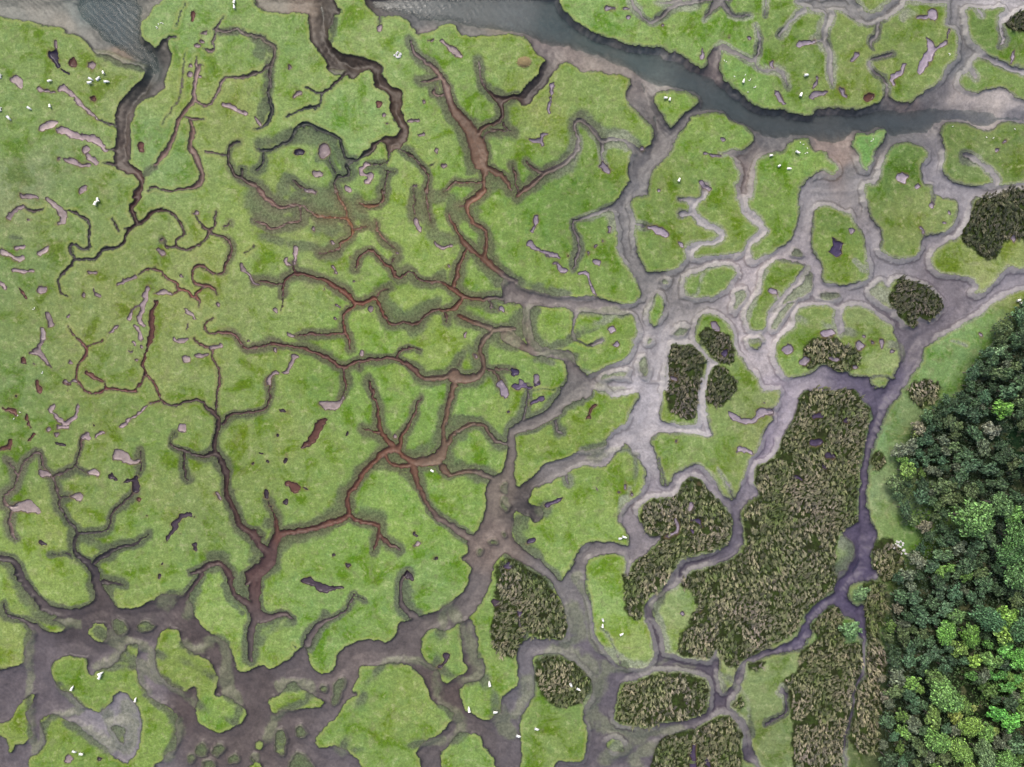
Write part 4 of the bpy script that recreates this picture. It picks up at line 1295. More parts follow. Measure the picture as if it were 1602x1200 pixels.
    pc = t.scale(t.attr('pcol', 'Color'), t.ramp(n_mid, .3, .7, .80, 1.2))
    pc = t.scale(pc, t.ramp(n_fine, .25, .75, .86, 1.14))
    pc = t.mix(t.math('MULTIPLY', t.ramp(p, -.14, -.03), .75), pc, t.rgb(A((56, 46, 48))))
    col = t.mix(t.math('MULTIPLY', t.ramp(p, .42, .04), t.ramp(n_big, .40, .62, .12, .60)), col, t.rgb(A((132, 116, 88))))
    pf = t.ramp(p, .07, .0)
    col = t.mix(pf, col, pc)
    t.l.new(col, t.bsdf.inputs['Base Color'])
    r = t.mix(landf, t.rgb((.46,) * 3), t.rgb((.95,) * 3))
    r = t.mix(pf, r, t.rgb((.22,) * 3))
    t.l.new(r, t.bsdf.inputs['Roughness'])
    sp = t.mix(landf, t.rgb((.25,) * 3), t.rgb((.08,) * 3))
    t.l.new(sp, t.bsdf.inputs['Specular IOR Level'])
    # fine relief
    rip = t.math('MULTIPLY', t.math('MULTIPLY', wav.outputs['Fac'], ripf), .03)
    hgt = t.mix(landf, t.scale(t.rgb((1, 1, 1)), t.math('ADD', t.math('MULTIPLY', n_fine, .07), rip)),
                t.scale(t.rgb((1, 1, 1)), t.math('ADD', t.math('MULTIPLY', n_fine, .16), t.math('MULTIPLY', n_vf, .10))))
    hgt = t.mix(pf, hgt, t.rgb((.05, .05, .05)))
    bp = t.n.new('ShaderNodeBump'); bp.inputs['Strength'].default_value = .8; bp.inputs['Distance'].default_value = .7
    t.l.new(hgt, bp.inputs['Height']); t.l.new(bp.outputs[0], t.bsdf.inputs['Normal'])
    return t.m

M_GROUND = ground_material()

def water_material():
    t = NT('estuary_water')
    w = t.n.new('ShaderNodeTexWave'); w.inputs['Scale'].default_value = .45
    w.inputs['Distortion'].default_value = 5.0; w.inputs['Detail'].default_value = 3; w.inputs['Detail Scale'].default_value = 1.2
    w.bands_direction = 'DIAGONAL'
    t.l.new(t.geo(), w.inputs['Vector'])
    n = t.noise(1.2, 4, .6)
    c = t.scale(t.attr('wcol', 'Color'), t.ramp(n, .3, .7, .85, 1.15))
    t.l.new(c, t.bsdf.inputs['Base Color'])
    t.bsdf.inputs['Roughness'].default_value = .16
    t.bsdf.inputs['IOR'].default_value = 1.33
    h = t.math('ADD', t.math('MULTIPLY', w.outputs['Fac'], .6), t.math('MULTIPLY', t.noise(3.0, 3), .5))
    bp = t.n.new('ShaderNodeBump'); bp.inputs['Strength'].default_value = .22; bp.inputs['Distance'].default_value = .10
    t.l.new(h, bp.inputs['Height']); t.l.new(bp.outputs[0], t.bsdf.inputs['Normal'])
    tr = t.n.new('ShaderNodeBsdfTransparent'); tr.inputs[0].default_value = (.80, .84, .84, 1)
    mx = t.n.new('ShaderNodeMixShader')
    t.l.new(t.attr('murk'), mx.inputs[0])
    t.l.new(tr.outputs[0], mx.inputs[1]); t.l.new(t.bsdf.outputs[0], mx.inputs[2])
    t.l.new(mx.outputs[0], t.out.inputs['Surface'])
    return t.m

# ------------------------------------------------------------------ split the terrain into its pieces
cell = lambda a: .25 * (a[:-1, :-1] + a[1:, :-1] + a[:-1, 1:] + a[1:, 1:])
cd, cpd = cell(d), cell(pd)
poolm = cpd < 0
landm = (cd > 0) & ~poolm
chanm = ~landm & ~poolm
lab = components(landm)
ids, cnt = np.unique(lab[lab >= 0], return_counts=True)
order = np.argsort(-cnt)
small = np.zeros_like(landm)
for q in order:
    m = lab == ids[q]
    if cnt[q] < 60:
        small |= m; continue
    o = sheet('salt_marsh' if cnt[q] > 9000 else 'marsh_island', m, M_GROUND)
    tag(o, kind='structure')
tag(sheet('tidal_creek', chanm | small, M_GROUND), kind='structure')
plab = components(poolm)
pid, pcnt = np.unique(plab[plab >= 0], return_counts=True)
tiny = np.zeros_like(poolm)
for i, c in zip(pid, pcnt):
    if c < 5:
        tiny |= plab == i; continue
    tag(sheet('marsh_pool', plab == i, M_GROUND), kind='structure')
if tiny.any(): tag(sheet('marsh_pool', tiny, M_GROUND), kind='structure')

# surrounding marsh out to the horizon
t = NT('far_marsh')
nn = t.noise(.05, 6, .65, dist=1.0)
cc = t.mix(t.ramp(nn, .56, .60), t.rgb(A((118, 152, 72))), t.rgb(A((120, 112, 104))))
cc = t.scale(cc, t.ramp(t.noise(.9, 4), .3, .7, .8, 1.2))
t.l.new(cc, t.bsdf.inputs['Base Color']); t.bsdf.inputs['Roughness'].default_value = .9
x0, x1, y0, y1 = VX[0, 0], VX[0, -1], VY[-1, 0], VY[0, 0]
Rr = 4000.0
vs = [(x0, y0, -.03), (x1, y0, -.03), (x1, y1, -.03), (x0, y1, -.03), (-Rr, -Rr, -.03), (Rr, -Rr, -.03), (Rr, Rr, -.03), (-Rr, Rr, -.03)]
me = bpy.data.meshes.new('ground')
me.from_pydata(vs, [], [(4, 5, 1, 0), (5, 6, 2, 1), (6, 7, 3, 2), (7, 4, 0, 3)])
me.materials.append(t.m)
tag(add('ground', me), kind='structure')

# ------------------------------------------------------------------ water lying in the deep courses
WL = -1.02
WATER = """120,10:80,98,105;170,40:70,88,96;230,100:74,84,86;210,150:72,70,68;195,220:90,78,74;215,300:88,62,54;510,60:64,54,46;600,150:74,58,46;700,15:98,105,110;800,5:105,112,116;880,30:64,84,90;930,65:80,98,98;1000,90:92,106,106;1100,140:86,96,100;1250,190:88,94,98;1400,190:88,94,100;1550,185:112,112,122;1030,180:96,104,104;840,130:60,50,44
1370,600:84,74,120;1360,700:78,68,114;1350,800:76,64,112;1340,920:72,60,114;1270,960:78,68,116;1420,560:104,94,122
"""
wm = (cell(Z) < WL + .12) & (cell(wd) < 1.5) & (cell(edge) > .6)
jj, ii = np.nonzero(wm)
v00 = jj * NX + ii
quads = np.stack([v00, v00 + NX, v00 + NX + 1, v00 + 1], -1)
used, inv = np.unique(quads, return_inverse=True)
me = bpy.data.meshes.new('water')
co = verts_all[used].copy(); co[:, 2] = WL
me.from_pydata(co.tolist(), [], inv.reshape(-1, 4).tolist())
wc = field(WATER, TX.reshape(-1)[used], TY.reshape(-1)[used], 20) * np.array((1.02, 1.18, 1.16))  # purple of the eastern creeks is sky reflection painted into the water colour
at = me.attributes.new('wcol', 'FLOAT_COLOR', 'POINT')
c4 = np.ones((len(used), 4), np.float32); c4[:, :3] = wc
at.data.foreach_set('color', c4.ravel())
at = me.attributes.new('murk', 'FLOAT', 'POINT')
dep = np.clip(WL - Z.reshape(-1)[used], 0, 1.5)
at.data.foreach_set('value', (.05 + .80 * (1 - np.exp(-1.8 * dep))).astype(np.float32))
me.materials.append(water_material())
tag(add('water', me), kind='structure')

def ground_z(px, py):
    i = int(np.clip(round((px + MX) / STEP), 0, NX - 1)); j = int(np.clip(round((py + MX) / STEP), 0, NY - 1))
    return float(Z[j, i])

# ------------------------------------------------------------------ rush beds
def rush_material():
    t = NT('rush_blades')
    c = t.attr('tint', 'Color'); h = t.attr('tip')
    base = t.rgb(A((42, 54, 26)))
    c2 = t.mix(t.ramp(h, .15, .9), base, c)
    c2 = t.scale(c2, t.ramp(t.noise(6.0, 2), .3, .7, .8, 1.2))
    t.l.new(c2, t.bsdf.inputs['Base Color']); t.bsdf.inputs['Roughness'].default_value = .75
    return t.m
M_RUSH = rush_material()
RUSH_LABELS = [
 'dark rush patch at the top right corner beside a pale creek',
 'dark rush patch with a slate pool in it, on the island beside the widest pale flat',
 'tall dark green rush patch on the left half of the small island by the white flat',
 'dark green rush patch right of the thin white channel by the widest pale flat',
 'rounded rush islet alone in the wide lavender channel near the wood',
 'rush patch curving along the purple creek on the lobed island above the great rush bed',
 'large dark rush patch on the marsh at the right picture edge',
 None,
 None,
 'rush bed enclosing three pools between the two lavender channels, with a tail running south',
 'great rush bed filling the land between the lavender channel and the purple creek',
 'coarse pale tussocks on the grass bank above the wood edge',
 'small rush tuft on the east bank halfway down the purple creek',
 'narrow strip of dark reeds between the dark ditch and the wood',
 'egg shaped rush patch with a blue pool at its top, beside the lower middle creek fork',
 'oblong rush patch ringed by khaki mud in the lower right marsh',
 'round rush patch with two white sheep standing in it',
 'rush patch cut by two narrow purple inlets at the bottom picture edge',
 None,
 'sliver of rushes at the mouth of the little purple creek below the great rush bed',
 'tiny rush tuft beside the lowest creek fork on the right',
 None,
 'reed bed between the bent purple pool and the dark ditch at the lower right',
 None,
]

def field_at(F, px, py):
    i = int(round((px - GX0) / STEP)); j = int(round((py - GY0) / STEP))
    if i < 0 or j < 0 or i >= nx or j >= ny: return CAP
    return F[j, i]

rush_n = 0
SP = 4.3
for bi, (bx, by) in enumerate(beds):
    jj, ii = np.nonzero(F_bi == bi)
    if len(jj) == 0: continue
    r = np.random.default_rng(500 + bi)
    x_lo, x_hi = gx[ii].min(), gx[ii].max(); y_lo, y_hi = gy[jj].min(), gy[jj].max()
    P = []
    for a in np.arange(y_lo, y_hi + SP, SP * .86):
        for b in np.arange(x_lo, x_hi + SP, SP):
            px = b + r.uniform(-2.2, 2.2); py = a + r.uniform(-2.2, 2.2)
            i = int(round((px - GX0) / STEP)); j = int(round((py - GY0) / STEP))
            if not (0 <= i < nx and 0 <= j < ny): continue
            if F_bi[j, i] != bi or F_bd[j, i] > -1.0 - 4.5 * max(0, float(vnoise(np.array([px]), np.array([py]), 9, 41)[0])) or float(vnoise(np.array([px]), np.array([py]), 13, 42)[0]) > .66 or F_pd[j, i] < 2.0: continue
            P.append((px, py))
    if not P: continue
    P = np.array(P); n = len(P)
    cl1 = vnoise(P[:, 0], P[:, 1], 38, 21); cl2 = vnoise(P[:, 0], P[:, 1], 15, 22); cl3 = vnoise(P[:, 0], P[:, 1], 60, 23)
    greenness = np.clip(.50 + .36 * cl1 + .25 * cl2 + r.normal(0, .16, n), 0, 1)
    pink = np.clip(.22 + .5 * cl3 + r.normal(0, .15, n), 0, 1)
    G_ = lin((108, 130, 66)) / GAIN; T_ = lin((178, 172, 142)) / GAIN; K_ = lin((172, 160, 158)) / GAIN
    tint = T_ * (1 - pink[:, None]) + K_ * pink[:, None]
    tint = tint * (1 - greenness[:, None]) + G_ * greenness[:, None]
    tint *= (r.uniform(.55, 1.55, n) * (.62 if bi in (0, 1, 2, 3, 4, 6) else 1.12))[:, None]
    ang = 1.2 + .8 * vnoise(P[:, 0], P[:, 1], 45, 24) + r.normal(0, .28, n) + np.where(r.random(n) < .5, 0, math.pi)
    NB = 11
    big_ = np.exp(r.normal(0, .25, n))
    verts = []; faces = []; tips = []; tints = []
    X0 = wx(P[:, 0]); Y0 = wy(P[:, 1])
    V = np.zeros((n, NB, 5, 3), np.float32); TP = np.zeros((n, NB, 5), np.float32)
    zg = np.array([max(ground_z(px, py), -.25) for px, py in P])
    for k in range(NB):
        a = ang + r.normal(0, .36, n)
        L = r.uniform(.38, .78, n) * (.9 + .25 * cl2) * big_
        lean = r.uniform(.5, .95, n)
        along = r.normal(0, .12, n)
        bx_ = X0 + np.cos(ang) * along + r.normal(0, .05, n); by_ = Y0 + np.sin(ang) * along + r.normal(0, .05, n)
        ux, uy = np.cos(a), np.sin(a); sx, sy = -uy, ux
        w = r.uniform(.035, .08, n)
        h = L * .80
        for q, (s, sgn) in enumerate(((0, -1), (0, 1), (.55, -1), (.55, 1), (1, 0))):
            zz = zg + h * (s if s < 1 else .88) * (1 if s < 1 else 1)
            off = L * lean * (s ** 1.7)
            ww = w * (1 if s == 0 else 1.25)
            V[:, k, q, 0] = bx_ + ux * off + sx * ww * sgn
            V[:, k, q, 1] = by_ + uy * off + sy * ww * sgn
            V[:, k, q, 2] = zz
            TP[:, k, q] = s
    base = (np.arange(n * NB) * 5)[:, None]
    q1 = base + np.array([[0, 1, 3, 2]]); t1 = base + np.array([[2, 3, 4]])
    me = bpy.data.meshes.new('rush_bed')
    nf = n * NB
    me.vertices.add(nf * 5); me.loops.add(nf * 7); me.polygons.add(nf * 2)
    me.vertices.foreach_set('co', V.ravel())
    li = np.concatenate([q1, t1], 1).ravel().astype(np.int32)
    me.loops.foreach_set('vertex_index', li)
    ls = np.stack([np.arange(nf) * 7, np.arange(nf) * 7 + 4], -1).ravel().astype(np.int32)
    me.polygons.foreach_set('loop_start', ls)
    me.update()
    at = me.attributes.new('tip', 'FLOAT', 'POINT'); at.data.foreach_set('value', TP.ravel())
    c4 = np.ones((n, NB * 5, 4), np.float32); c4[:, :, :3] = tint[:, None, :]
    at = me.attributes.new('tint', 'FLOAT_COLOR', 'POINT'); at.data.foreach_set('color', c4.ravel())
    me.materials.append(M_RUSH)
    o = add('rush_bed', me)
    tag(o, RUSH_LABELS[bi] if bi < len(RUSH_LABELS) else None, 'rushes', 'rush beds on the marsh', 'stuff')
    rush_n += nf

# ------------------------------------------------------------------ trees and scrub
def leaf_material():
    t = NT('foliage')
    oi = t.n.new('ShaderNodeObjectInfo')
    g = t.n.new('ShaderNodeNewGeometry')
    c = oi.outputs['Color']
    v = t.math('MULTIPLY_ADD', t.math('POWER', g.outputs['Random Per Island'], 2.2), 2.1, .36)
    c1 = t.scale(c, v)
    c1 = t.mix(t.math('MULTIPLY', t.ramp(t.noise(1.1, 3), .5, .7), .40), c1, t.hsv(c1, .495, .80, 1.5))
    c1 = t.hsv(c1, t.math('MULTIPLY_ADD', oi.outputs['Random'], .02, .494), .88, 1.0)
    t.l.new(c1, t.bsdf.inputs['Base Color']); t.bsdf.inputs['Roughness'].default_value = .55
    t.bsdf.inputs['Specular IOR Level'].default_value = .3
    return t.m
def bark_material():
    t = NT('bark')
    c = t.mix(t.noise(8, 4), t.rgb((.07, .055, .045)), t.rgb((.16, .14, .12)))
    t.l.new(c, t.bsdf.inputs['Base Color']); t.bsdf.inputs['Roughness'].default_value = .9
    return t.m
M_LEAF, M_BARK = leaf_material(), bark_material()

def crown_mesh(seed, lobes, per, leaf, flat, lo=.17, hi=.30):
    r = np.random.default_rng(seed)
    V = []; F = []
    cs = [(0, 0, .12, .50)]
    for i in range(lobes):
        a = 2.399963 * i + r.uniform(-.4, .4)
        rr = math.sqrt((i + .6) / lobes) * .72 * r.uniform(.85, 1.12)
        zz = (.55 - .62 * rr * rr) * flat + r.uniform(-.12, .12)
        cs.append((rr * math.cos(a), rr * math.sin(a), zz, r.uniform(lo, hi)))
    for (cx, cy, cz, cr) in cs:
        m = int(per * (cr / .3) ** 1.6)
        for _ in range(m):
            u = r.normal(size=3); u /= np.linalg.norm(u)
            if u[2] < -.35: u[2] = -u[2]
            rad = cr * r.uniform(.72, 1.12)
            p = np.array((cx, cy, cz)) + u * rad * np.array((1, 1, .85))
            nrm = u + r.normal(size=3) * .55 + np.array((0, 0, .35)); nrm /= np.linalg.norm(nrm)
            t1 = np.cross(nrm, r.normal(size=3)); t1 /= np.linalg.norm(t1) + 1e-9
            t2 = np.cross(nrm, t1)
            s = leaf * r.uniform(.55, 1.35)
            k = len(V)
            V += [p + t1 * s, p + t2 * s * .62 + nrm * s * .25, p - t1 * s, p - t2 * s * .62 + nrm * s * .15]
            F.append((k, k + 1, k + 2, k + 3))
    me = bpy.data.meshes.new('crown')
    me.from_pydata([tuple(v) for v in V], [], F)
    me.materials.append(M_LEAF)
    return me

def trunk_mesh(seed, spread):
    r = random.Random(seed)
    bm = bmesh.new()
    def limb(p0, p1, r0, r1, n=6):
        ax = (Vector(p1) - Vector(p0)); q = ax.to_track_quat('Z', 'Y')
        ring = []
        for (p, rad) in ((p0, r0), (p1, r1)):
            ring.append([bm.verts.new(Vector(p) + q @ Vector((rad * math.cos(a), rad * math.sin(a), 0)))
                         for a in [2 * math.pi * i / n for i in range(n)]])
        for i in range(n):
            bm.faces.new((ring[0][i], ring[0][(i + 1) % n], ring[1][(i + 1) % n], ring[1][i]))
    limb((0, 0, -1.05), (0.02, 0.01, -.35), .085, .06)
    for i in range(5):
        a = i * 1.2566 + r.uniform(-.3, .3)
        limb((0.02, 0.01, -.40), (spread * math.cos(a), spread * math.sin(a), .25 + r.uniform(-.1, .15)), .045, .012, 5)
    limb((0.02, .01, -.36), (0, 0, .5), .05, .012, 5)
    me = bpy.data.meshes.new('trunk'); bm.to_mesh(me); bm.free()
    me.materials.append(M_BARK)
    return me

CROWN_S = [crown_mesh(50 + i, 9 + i % 3, 62, .105, .8) for i in range(7)]
CROWN_B = [crown_mesh(90 + i, 26 + 3 * i, 95, .056, 1.0, .20, .32) for i in range(4)]
TRUNKS = [trunk_mesh(i, .5) for i in range(3)]
tree_i = 0

def plant(name, px, py, rad_px, height, col, label, cat, group, big=False):
    """px,py: map point over which the crown top is seen on the survey; the root stands straight under the crown"""
    global tree_i
    k = 1 - (height * .7) / CAM_H           # the survey is taken from above the middle of the marsh: undo its lean
    X, Y = wx(px) * k, wy(py) * k
    mx, my = X / U + 801, 600 - Y / U
    z0 = ground_z(mx, my) if (-MX < mx < 1602 + MX and -MX < my < 1200 + MX) else 0
    rad = rad_px * U * k
    root = bpy.data.objects.new(name, None); COL.objects.link(root)
    root.empty_display_size = .3
    root.location = (X, Y, z0)
    tag(root, label, cat, group)
    me = (CROWN_B if big else CROWN_S)[tree_i % (4 if big else 7)]
    zs = height / 1.75
    c = add('crown', me, root)
    c.location = (0, 0, height - zs * .80)
    c.scale = (rad * 1.22, rad * 1.22, zs) if not big else (rad * 1.08, rad * 1.08, zs)
    sq = 1 + .22 * math.sin(tree_i * 7.7)
    c.scale = (c.scale[0] * sq, c.scale[1] / sq, c.scale[2])
    c.rotation_euler = (.12 * math.sin(tree_i * 3.3), .12 * math.cos(tree_i * 5.1), tree_i * 2.1)
    lc = lin(col) / GAIN * 1.35 * np.array((.94, 1.04, .84)) * (1.25 if max(col) < 112 else 1.0)
    c.color = (lc[0], lc[1], lc[2], 1)
    tr = add('trunk', TRUNKS[tree_i % 3], root)
    tr.scale = (rad * .9, rad * .9, zs)
    tr.location = (0, 0, height - zs * .80)
    tr.scale = (rad * .9, rad * .9, (height - zs * .8) / 1.05)
    tr.rotation_euler = (0, 0, tree_i * 1.3)
    tree_i += 1
    return root

TREES = [
 ('broadleaf_tree', 1521, 812, 36, 7.5, (110, 150, 74), 'large round light green tree standing out of the scrub, biggest crown in the wood'),
 ('broadleaf_tree', 1566, 790, 20, 6.5, (104, 144, 88), 'pale bluish green tree right beside the largest light green crown'),
 ('broadleaf_tree', 1586, 806, 17, 6, (108, 158, 68), 'yellowish green tree behind the pale bluish green one, at the right edge'),
 ('broadleaf_tree', 1590, 842, 25, 6.5, (86, 132, 66), 'mid green tree below the largest light green crown at the right edge'),
 ('broadleaf_tree', 1575, 868, 20, 6, (84, 128, 70), 'mid green tree lower right of the largest light green crown'),
 ('broadleaf_tree', 1592, 895, 26, 6.5, (88, 132, 72), 'bluish green leafy tree at the right edge below the green group'),
 ('broadleaf_tree', 1567, 640, 17, 5, (122, 170, 46), 'yellow green tree alone among dark bushes in the upper part of the wood'),
 ('broadleaf_tree', 1580, 612, 16, 5, (74, 104, 74), 'dark green tree just above the yellow green one in the upper wood'),
 ('broadleaf_tree', 1545, 968, 24, 6.5, (82, 126, 86), 'round blue green tree wrapped on its right by a yellow crown'),
 ('broadleaf_tree', 1574, 962, 17, 5.5, (124, 176, 52), 'yellow crown hugging the right side of the blue green tree, upper part'),
 ('broadleaf_tree', 1568, 992, 17, 5.2, (130, 172, 54), 'yellow crown below right of the round blue green tree'),
 ('broadleaf_tree', 1596, 985, 20, 6, (84, 126, 82), 'blue green tree at the right edge beside the yellow crown'),
 ('broadleaf_tree', 1518, 994, 19, 4.8, (108, 150, 40), 'vivid lime green tree lower left of the blue green crown'),
 ('broadleaf_tree', 1505, 1014, 14, 4.2, (122, 148, 58), 'small lime tree under the vivid lime green one'),
 ('broadleaf_tree', 1480, 990, 18, 4.5, (104, 160, 52), 'yellow green tree left of the vivid lime green one'),
 ('broadleaf_tree', 1496, 965, 14, 4.2, (104, 136, 74), 'olive topped bush above the yellow green tree'),
 ('broadleaf_tree', 1524, 1036, 11, 3.8, (140, 178, 58), 'small bright yellow tree in the middle of the lower wood'),
 ('broadleaf_tree', 1551, 1034, 15, 4, (116, 156, 74), 'flat light green crown right of the small bright yellow tree'),
 ('broadleaf_tree', 1597, 1030, 19, 5, (100, 176, 52), 'brilliant green tree at the right edge in the lower wood'),
 ('broadleaf_tree', 1478, 1088, 27, 6.5, (122, 166, 80), 'broad olive yellow tree beside the dark gap in the lower wood'),
 ('broadleaf_tree', 1463, 1060, 16, 5, (102, 134, 66), 'green tree above the broad olive yellow one'),
 ('broadleaf_tree', 1459, 1122, 17, 4.6, (124, 150, 68), 'yellow green tree below the broad olive yellow one'),
 ('broadleaf_tree', 1518, 1136, 18, 4.6, (126, 164, 54), 'lime tree just below the dark gap in the lower wood'),
 ('broadleaf_tree', 1496, 1120, 11, 3.8, (148, 164, 66), 'small yellow crown at the foot of the dark gap'),
 ('bush', 1523, 1108, 6, 2, (156, 172, 88), 'tiny yellow bush alone in the dark gap of the lower wood'),
 ('bush', 1557, 1144, 7, 2.2, (140, 166, 80), 'tiny pale lime bush at the lower end of the dark gap'),
 ('broadleaf_tree', 1560, 1116, 14, 4.2, (106, 180, 54), 'brilliant green crown on the right bank of the dark gap, upper one'),
 ('broadleaf_tree', 1580, 1130, 16, 4.4, (112, 186, 52), 'brilliant green crown on the right bank of the dark gap, lower one'),
 ('broadleaf_tree', 1502, 1172, 22, 5, (128, 168, 64), 'wide lime green tree at the bottom edge of the wood'),
 ('broadleaf_tree', 1466, 1160, 20, 5, (106, 154, 66), 'yellowish tree near the bottom edge left of the wide lime one'),
 ('broadleaf_tree', 1540, 1180, 19, 5, (118, 144, 96), 'greyish yellow tree near the bottom edge right of the wide lime one'),
 ('broadleaf_tree', 1575, 1195, 20, 5, (110, 152, 66), 'green tree in the bottom right corner of the wood'),
 ('bush', 1433, 678, 7, 2, (116, 136, 72), 'small yellowish bush in the left of the scrub'),
 ('bush', 1485, 888, 9, 2.6, (116, 160, 64), 'small bright green bush below the greyish thorn thicket'),
 ('bush', 1563, 549, 11, 3, (116, 150, 110), 'pale blue green bush at the top of the scrub'),
 ('bush', 1435, 876, 15, 2.6, (104, 110, 96), 'wide greyish brown thorn bush beside the reed strip'),
 ('bush', 1447, 824, 12, 2.4, (118, 114, 100), 'pinkish grey bush below the grass clearing by the scrub'),
 ('bush', 1438, 672, 12, 2.4, (136, 130, 116), 'pale grey bush at the left point of the scrub'),
 ('bush', 1552, 672, 14, 3, (128, 132, 120), 'pale grey willow bush beside the dark clearing on the right'),
 ('bush', 1540, 700, 14, 2.8, (96, 112, 88), 'greyish green bush left of the dark clearing on the right'),
 ('bush', 1404, 952, 9, 2.2, (124, 120, 106), 'pale dead bush at the edge of the reed strip'),
 ('bush', 1384, 1088, 9, 1.8, (132, 126, 116), 'pinkish dead bush beside the reed strip, lower'),
 ('bush', 1380, 1062, 7, 1.6, (132, 126, 116), 'pinkish dead bush beside the reed strip, upper'),
 ('bush', 1348, 928, 13, 2.2, (106, 138, 90), 'pale green bush standing at the bend of the purple creek'),
 ('bush', 1334, 985, 16, 2.2, (106, 140, 88), 'pale green bush between the purple pool and the reed bed'),
]
occupied = []
for (nm, px, py, rp, h, col, label) in TREES:
    plant(nm, px, py, rp, h, col, label, 'tree' if 'tree' in nm else 'bush', None, rp > 17)
    occupied.append((px, py, rp))

# scrub packed between them, inside the wood's outline
WOOD = [(1664,455),(1625,470),(1592,478),(1572,492),(1556,510),(1550,540),(1535,560),(1522,580),(1515,600),(1498,618),(1470,628),(1455,640),(1444,655),(1430,672),(1418,690),
        (1408,712),(1402,740),(1400,765),(1404,790),(1418,805),(1412,820),(1440,835),(1436,850),(1428,858),(1412,880),(1405,900),(1402,930),(1392,960),(1384,985),(1386,1040),(1388,1090),
        (1380,1130),(1384,1262),(1664,1262)]
GAPS = [(1590,680,14),(1594,700,14),(1500,1060,7),(1510,1078,9),(1522,1096,9),(1535,1110,9),(1548,1124,8),(1562,1138,7),(1430,842,12),(1420,848,10),(1596,760,12),(1515,948,9)]
def inside(px, py, poly):
    c = False; n = len(poly)
    for i in range(n):
        (x1_, y1_), (x2_, y2_) = poly[i], poly[(i + 1) % n]
        if (y1_ > py) != (y2_ > py) and px < (x2_ - x1_) * (py - y1_) / (y2_ - y1_) + x1_: c = not c
    return c
KINDS = {
 'dark':   ('bush', (66, 90, 62), 'dark green bush in the dense scrub beside the marsh'),
 'teal':   ('bush', (66, 94, 70), 'bluish green bush in the dense scrub beside the marsh'),
 'olive':  ('bush', (88, 106, 66), 'dull olive green bush in the dense scrub'),
 'grey':   ('bush', (98, 108, 92), 'greyish brown thorn bush with sparse leaves in the scrub'),
 'lime':   ('bush', (104, 140, 54), 'yellow green bush in the lower right part of the wood'),
 'bright': ('bush', (92, 152, 58), 'bright green bush at the right end of the wood'),
}
r = random.Random(11)
placed = []
tries = 0
while tries < 40000 and len(placed) < 284:
    tries += 1
    px, py = r.uniform(1380, 1624), r.uniform(464, 1216)
    if not inside(px, py, WOOD): continue
    rp = r.choice((r.uniform(7, 10), r.uniform(9, 14), r.uniform(12, 17)))
    if any((px - a) ** 2 + (py - b) ** 2 < (c * .92 + rp * .55) ** 2 for a, b, c in occupied): continue
    if any((px - a) ** 2 + (py - b) ** 2 < (c + rp * .4) ** 2 for a, b, c in GAPS): continue
    if any((px - a) ** 2 + (py - b) ** 2 < ((c + rp) * .60) ** 2 for a, b, c in placed): continue
    placed.append((px, py, rp))
for (px, py, rp) in placed:
    low = max(0, min(1, (py - 930) / 120.0)); rt = max(0, min(1, (px - 1480) / 80.0))
    u = r.random()
    n_ = float(vnoise(np.array([px]), np.array([py]), 45, 31)[0])
    if u < .45 * low * (.35 + .65 * rt) + .012: kind = 'lime'
    elif low * rt > .4 and u < .62: kind = 'bright'
    elif u > .93 - .10 * (1 - rt): kind = 'grey'
    elif n_ > .15: kind = 'teal' if u < .62 else 'dark'
    elif n_ < -.2: kind = 'olive' if u < .6 else 'dark'
    else: kind = 'dark'
    nm, col, label = KINDS[kind]
    f = r.uniform(.85, 1.18)
    if py < 640: zone = 'at the top of the wood, above the lone yellow green tree'
    elif py < 765: zone = 'between the lone yellow green tree and the largest light green crown'
    elif py < 860: zone = 'left of the largest light green crown' if px < 1500 else 'around the largest light green crown'
    elif py < 945: zone = 'in the band just below the largest light green crown'
    elif px < 1440: zone = 'along the reed strip in the lower wood'
    elif py < 1050: zone = 'around the blue green and yellow crowns of the lower wood'
    elif px > 1520: zone = 'on the right bank of the dark gap in the lower wood'
    else: zone = 'left of the dark gap in the lower wood'
    short = {'dark': 'dark green bush', 'teal': 'bluish green bush', 'olive': 'dull olive bush', 'grey': 'greyish thorn bush', 'lime': 'yellow green bush', 'bright': 'bright green bush'}[kind]
    label = short + ' ' + zone
    plant(nm, px, py, rp, r.uniform(1.6, 2.6) + rp * .09, tuple(min(255, v * f) for v in col), label, 'bush', short.replace('bush', 'bushes') + ' ' + zone)

# bramble and low growth filling the wood between the crowns
r = np.random.default_rng(77)
V = []; T_ = []
cells = 0
while cells < 17000:
    px, py = r.uniform(1378, 1662), r.uniform(456, 1260)
    if not inside(px, py, WOOD): continue
    if any((px - a) ** 2 + (py - b) ** 2 < (c * .8) ** 2 for a, b, c in GAPS): continue
    cells += 1
    hh = float(.5 + 1.2 * max(0, .4 + vnoise(np.array([px]), np.array([py]), 11, 51)[0])) * r.uniform(.5, 1.1)
    cx, cy = wx(px) * (1 - hh / CAM_H), wy(py) * (1 - hh / CAM_H)
    low = max(0, min(1, (py - 930) / 120.0)) * max(0, min(1, (px - 1440) / 80.0))
    c_ = np.array(lin((58, 84, 54))) * (1 - .6 * low) + np.array(lin((104, 150, 56))) * .6 * low
    c_ = c_ / GAIN * r.uniform(.5, 1.6)
    for _ in range(2):
        u = r.normal(size=3); u[2] = abs(u[2]) + .6; u /= np.linalg.norm(u)
        a_ = np.cross(u, r.normal(size=3)); a_ /= np.linalg.norm(a_); b_ = np.cross(u, a_)
        s1 = r.uniform(.10, .22)
        p_ = np.array((cx, cy, hh)) + r.normal(size=3) * .16
        V += [p_ + a_ * s1, p_ + b_ * s1 * .6, p_ - a_ * s1, p_ - b_ * s1 * .6]
        T_ += [c_] * 4
V = np.array(V, np.float32)
me = bpy.data.meshes.new('undergrowth')
nq = len(V) // 4
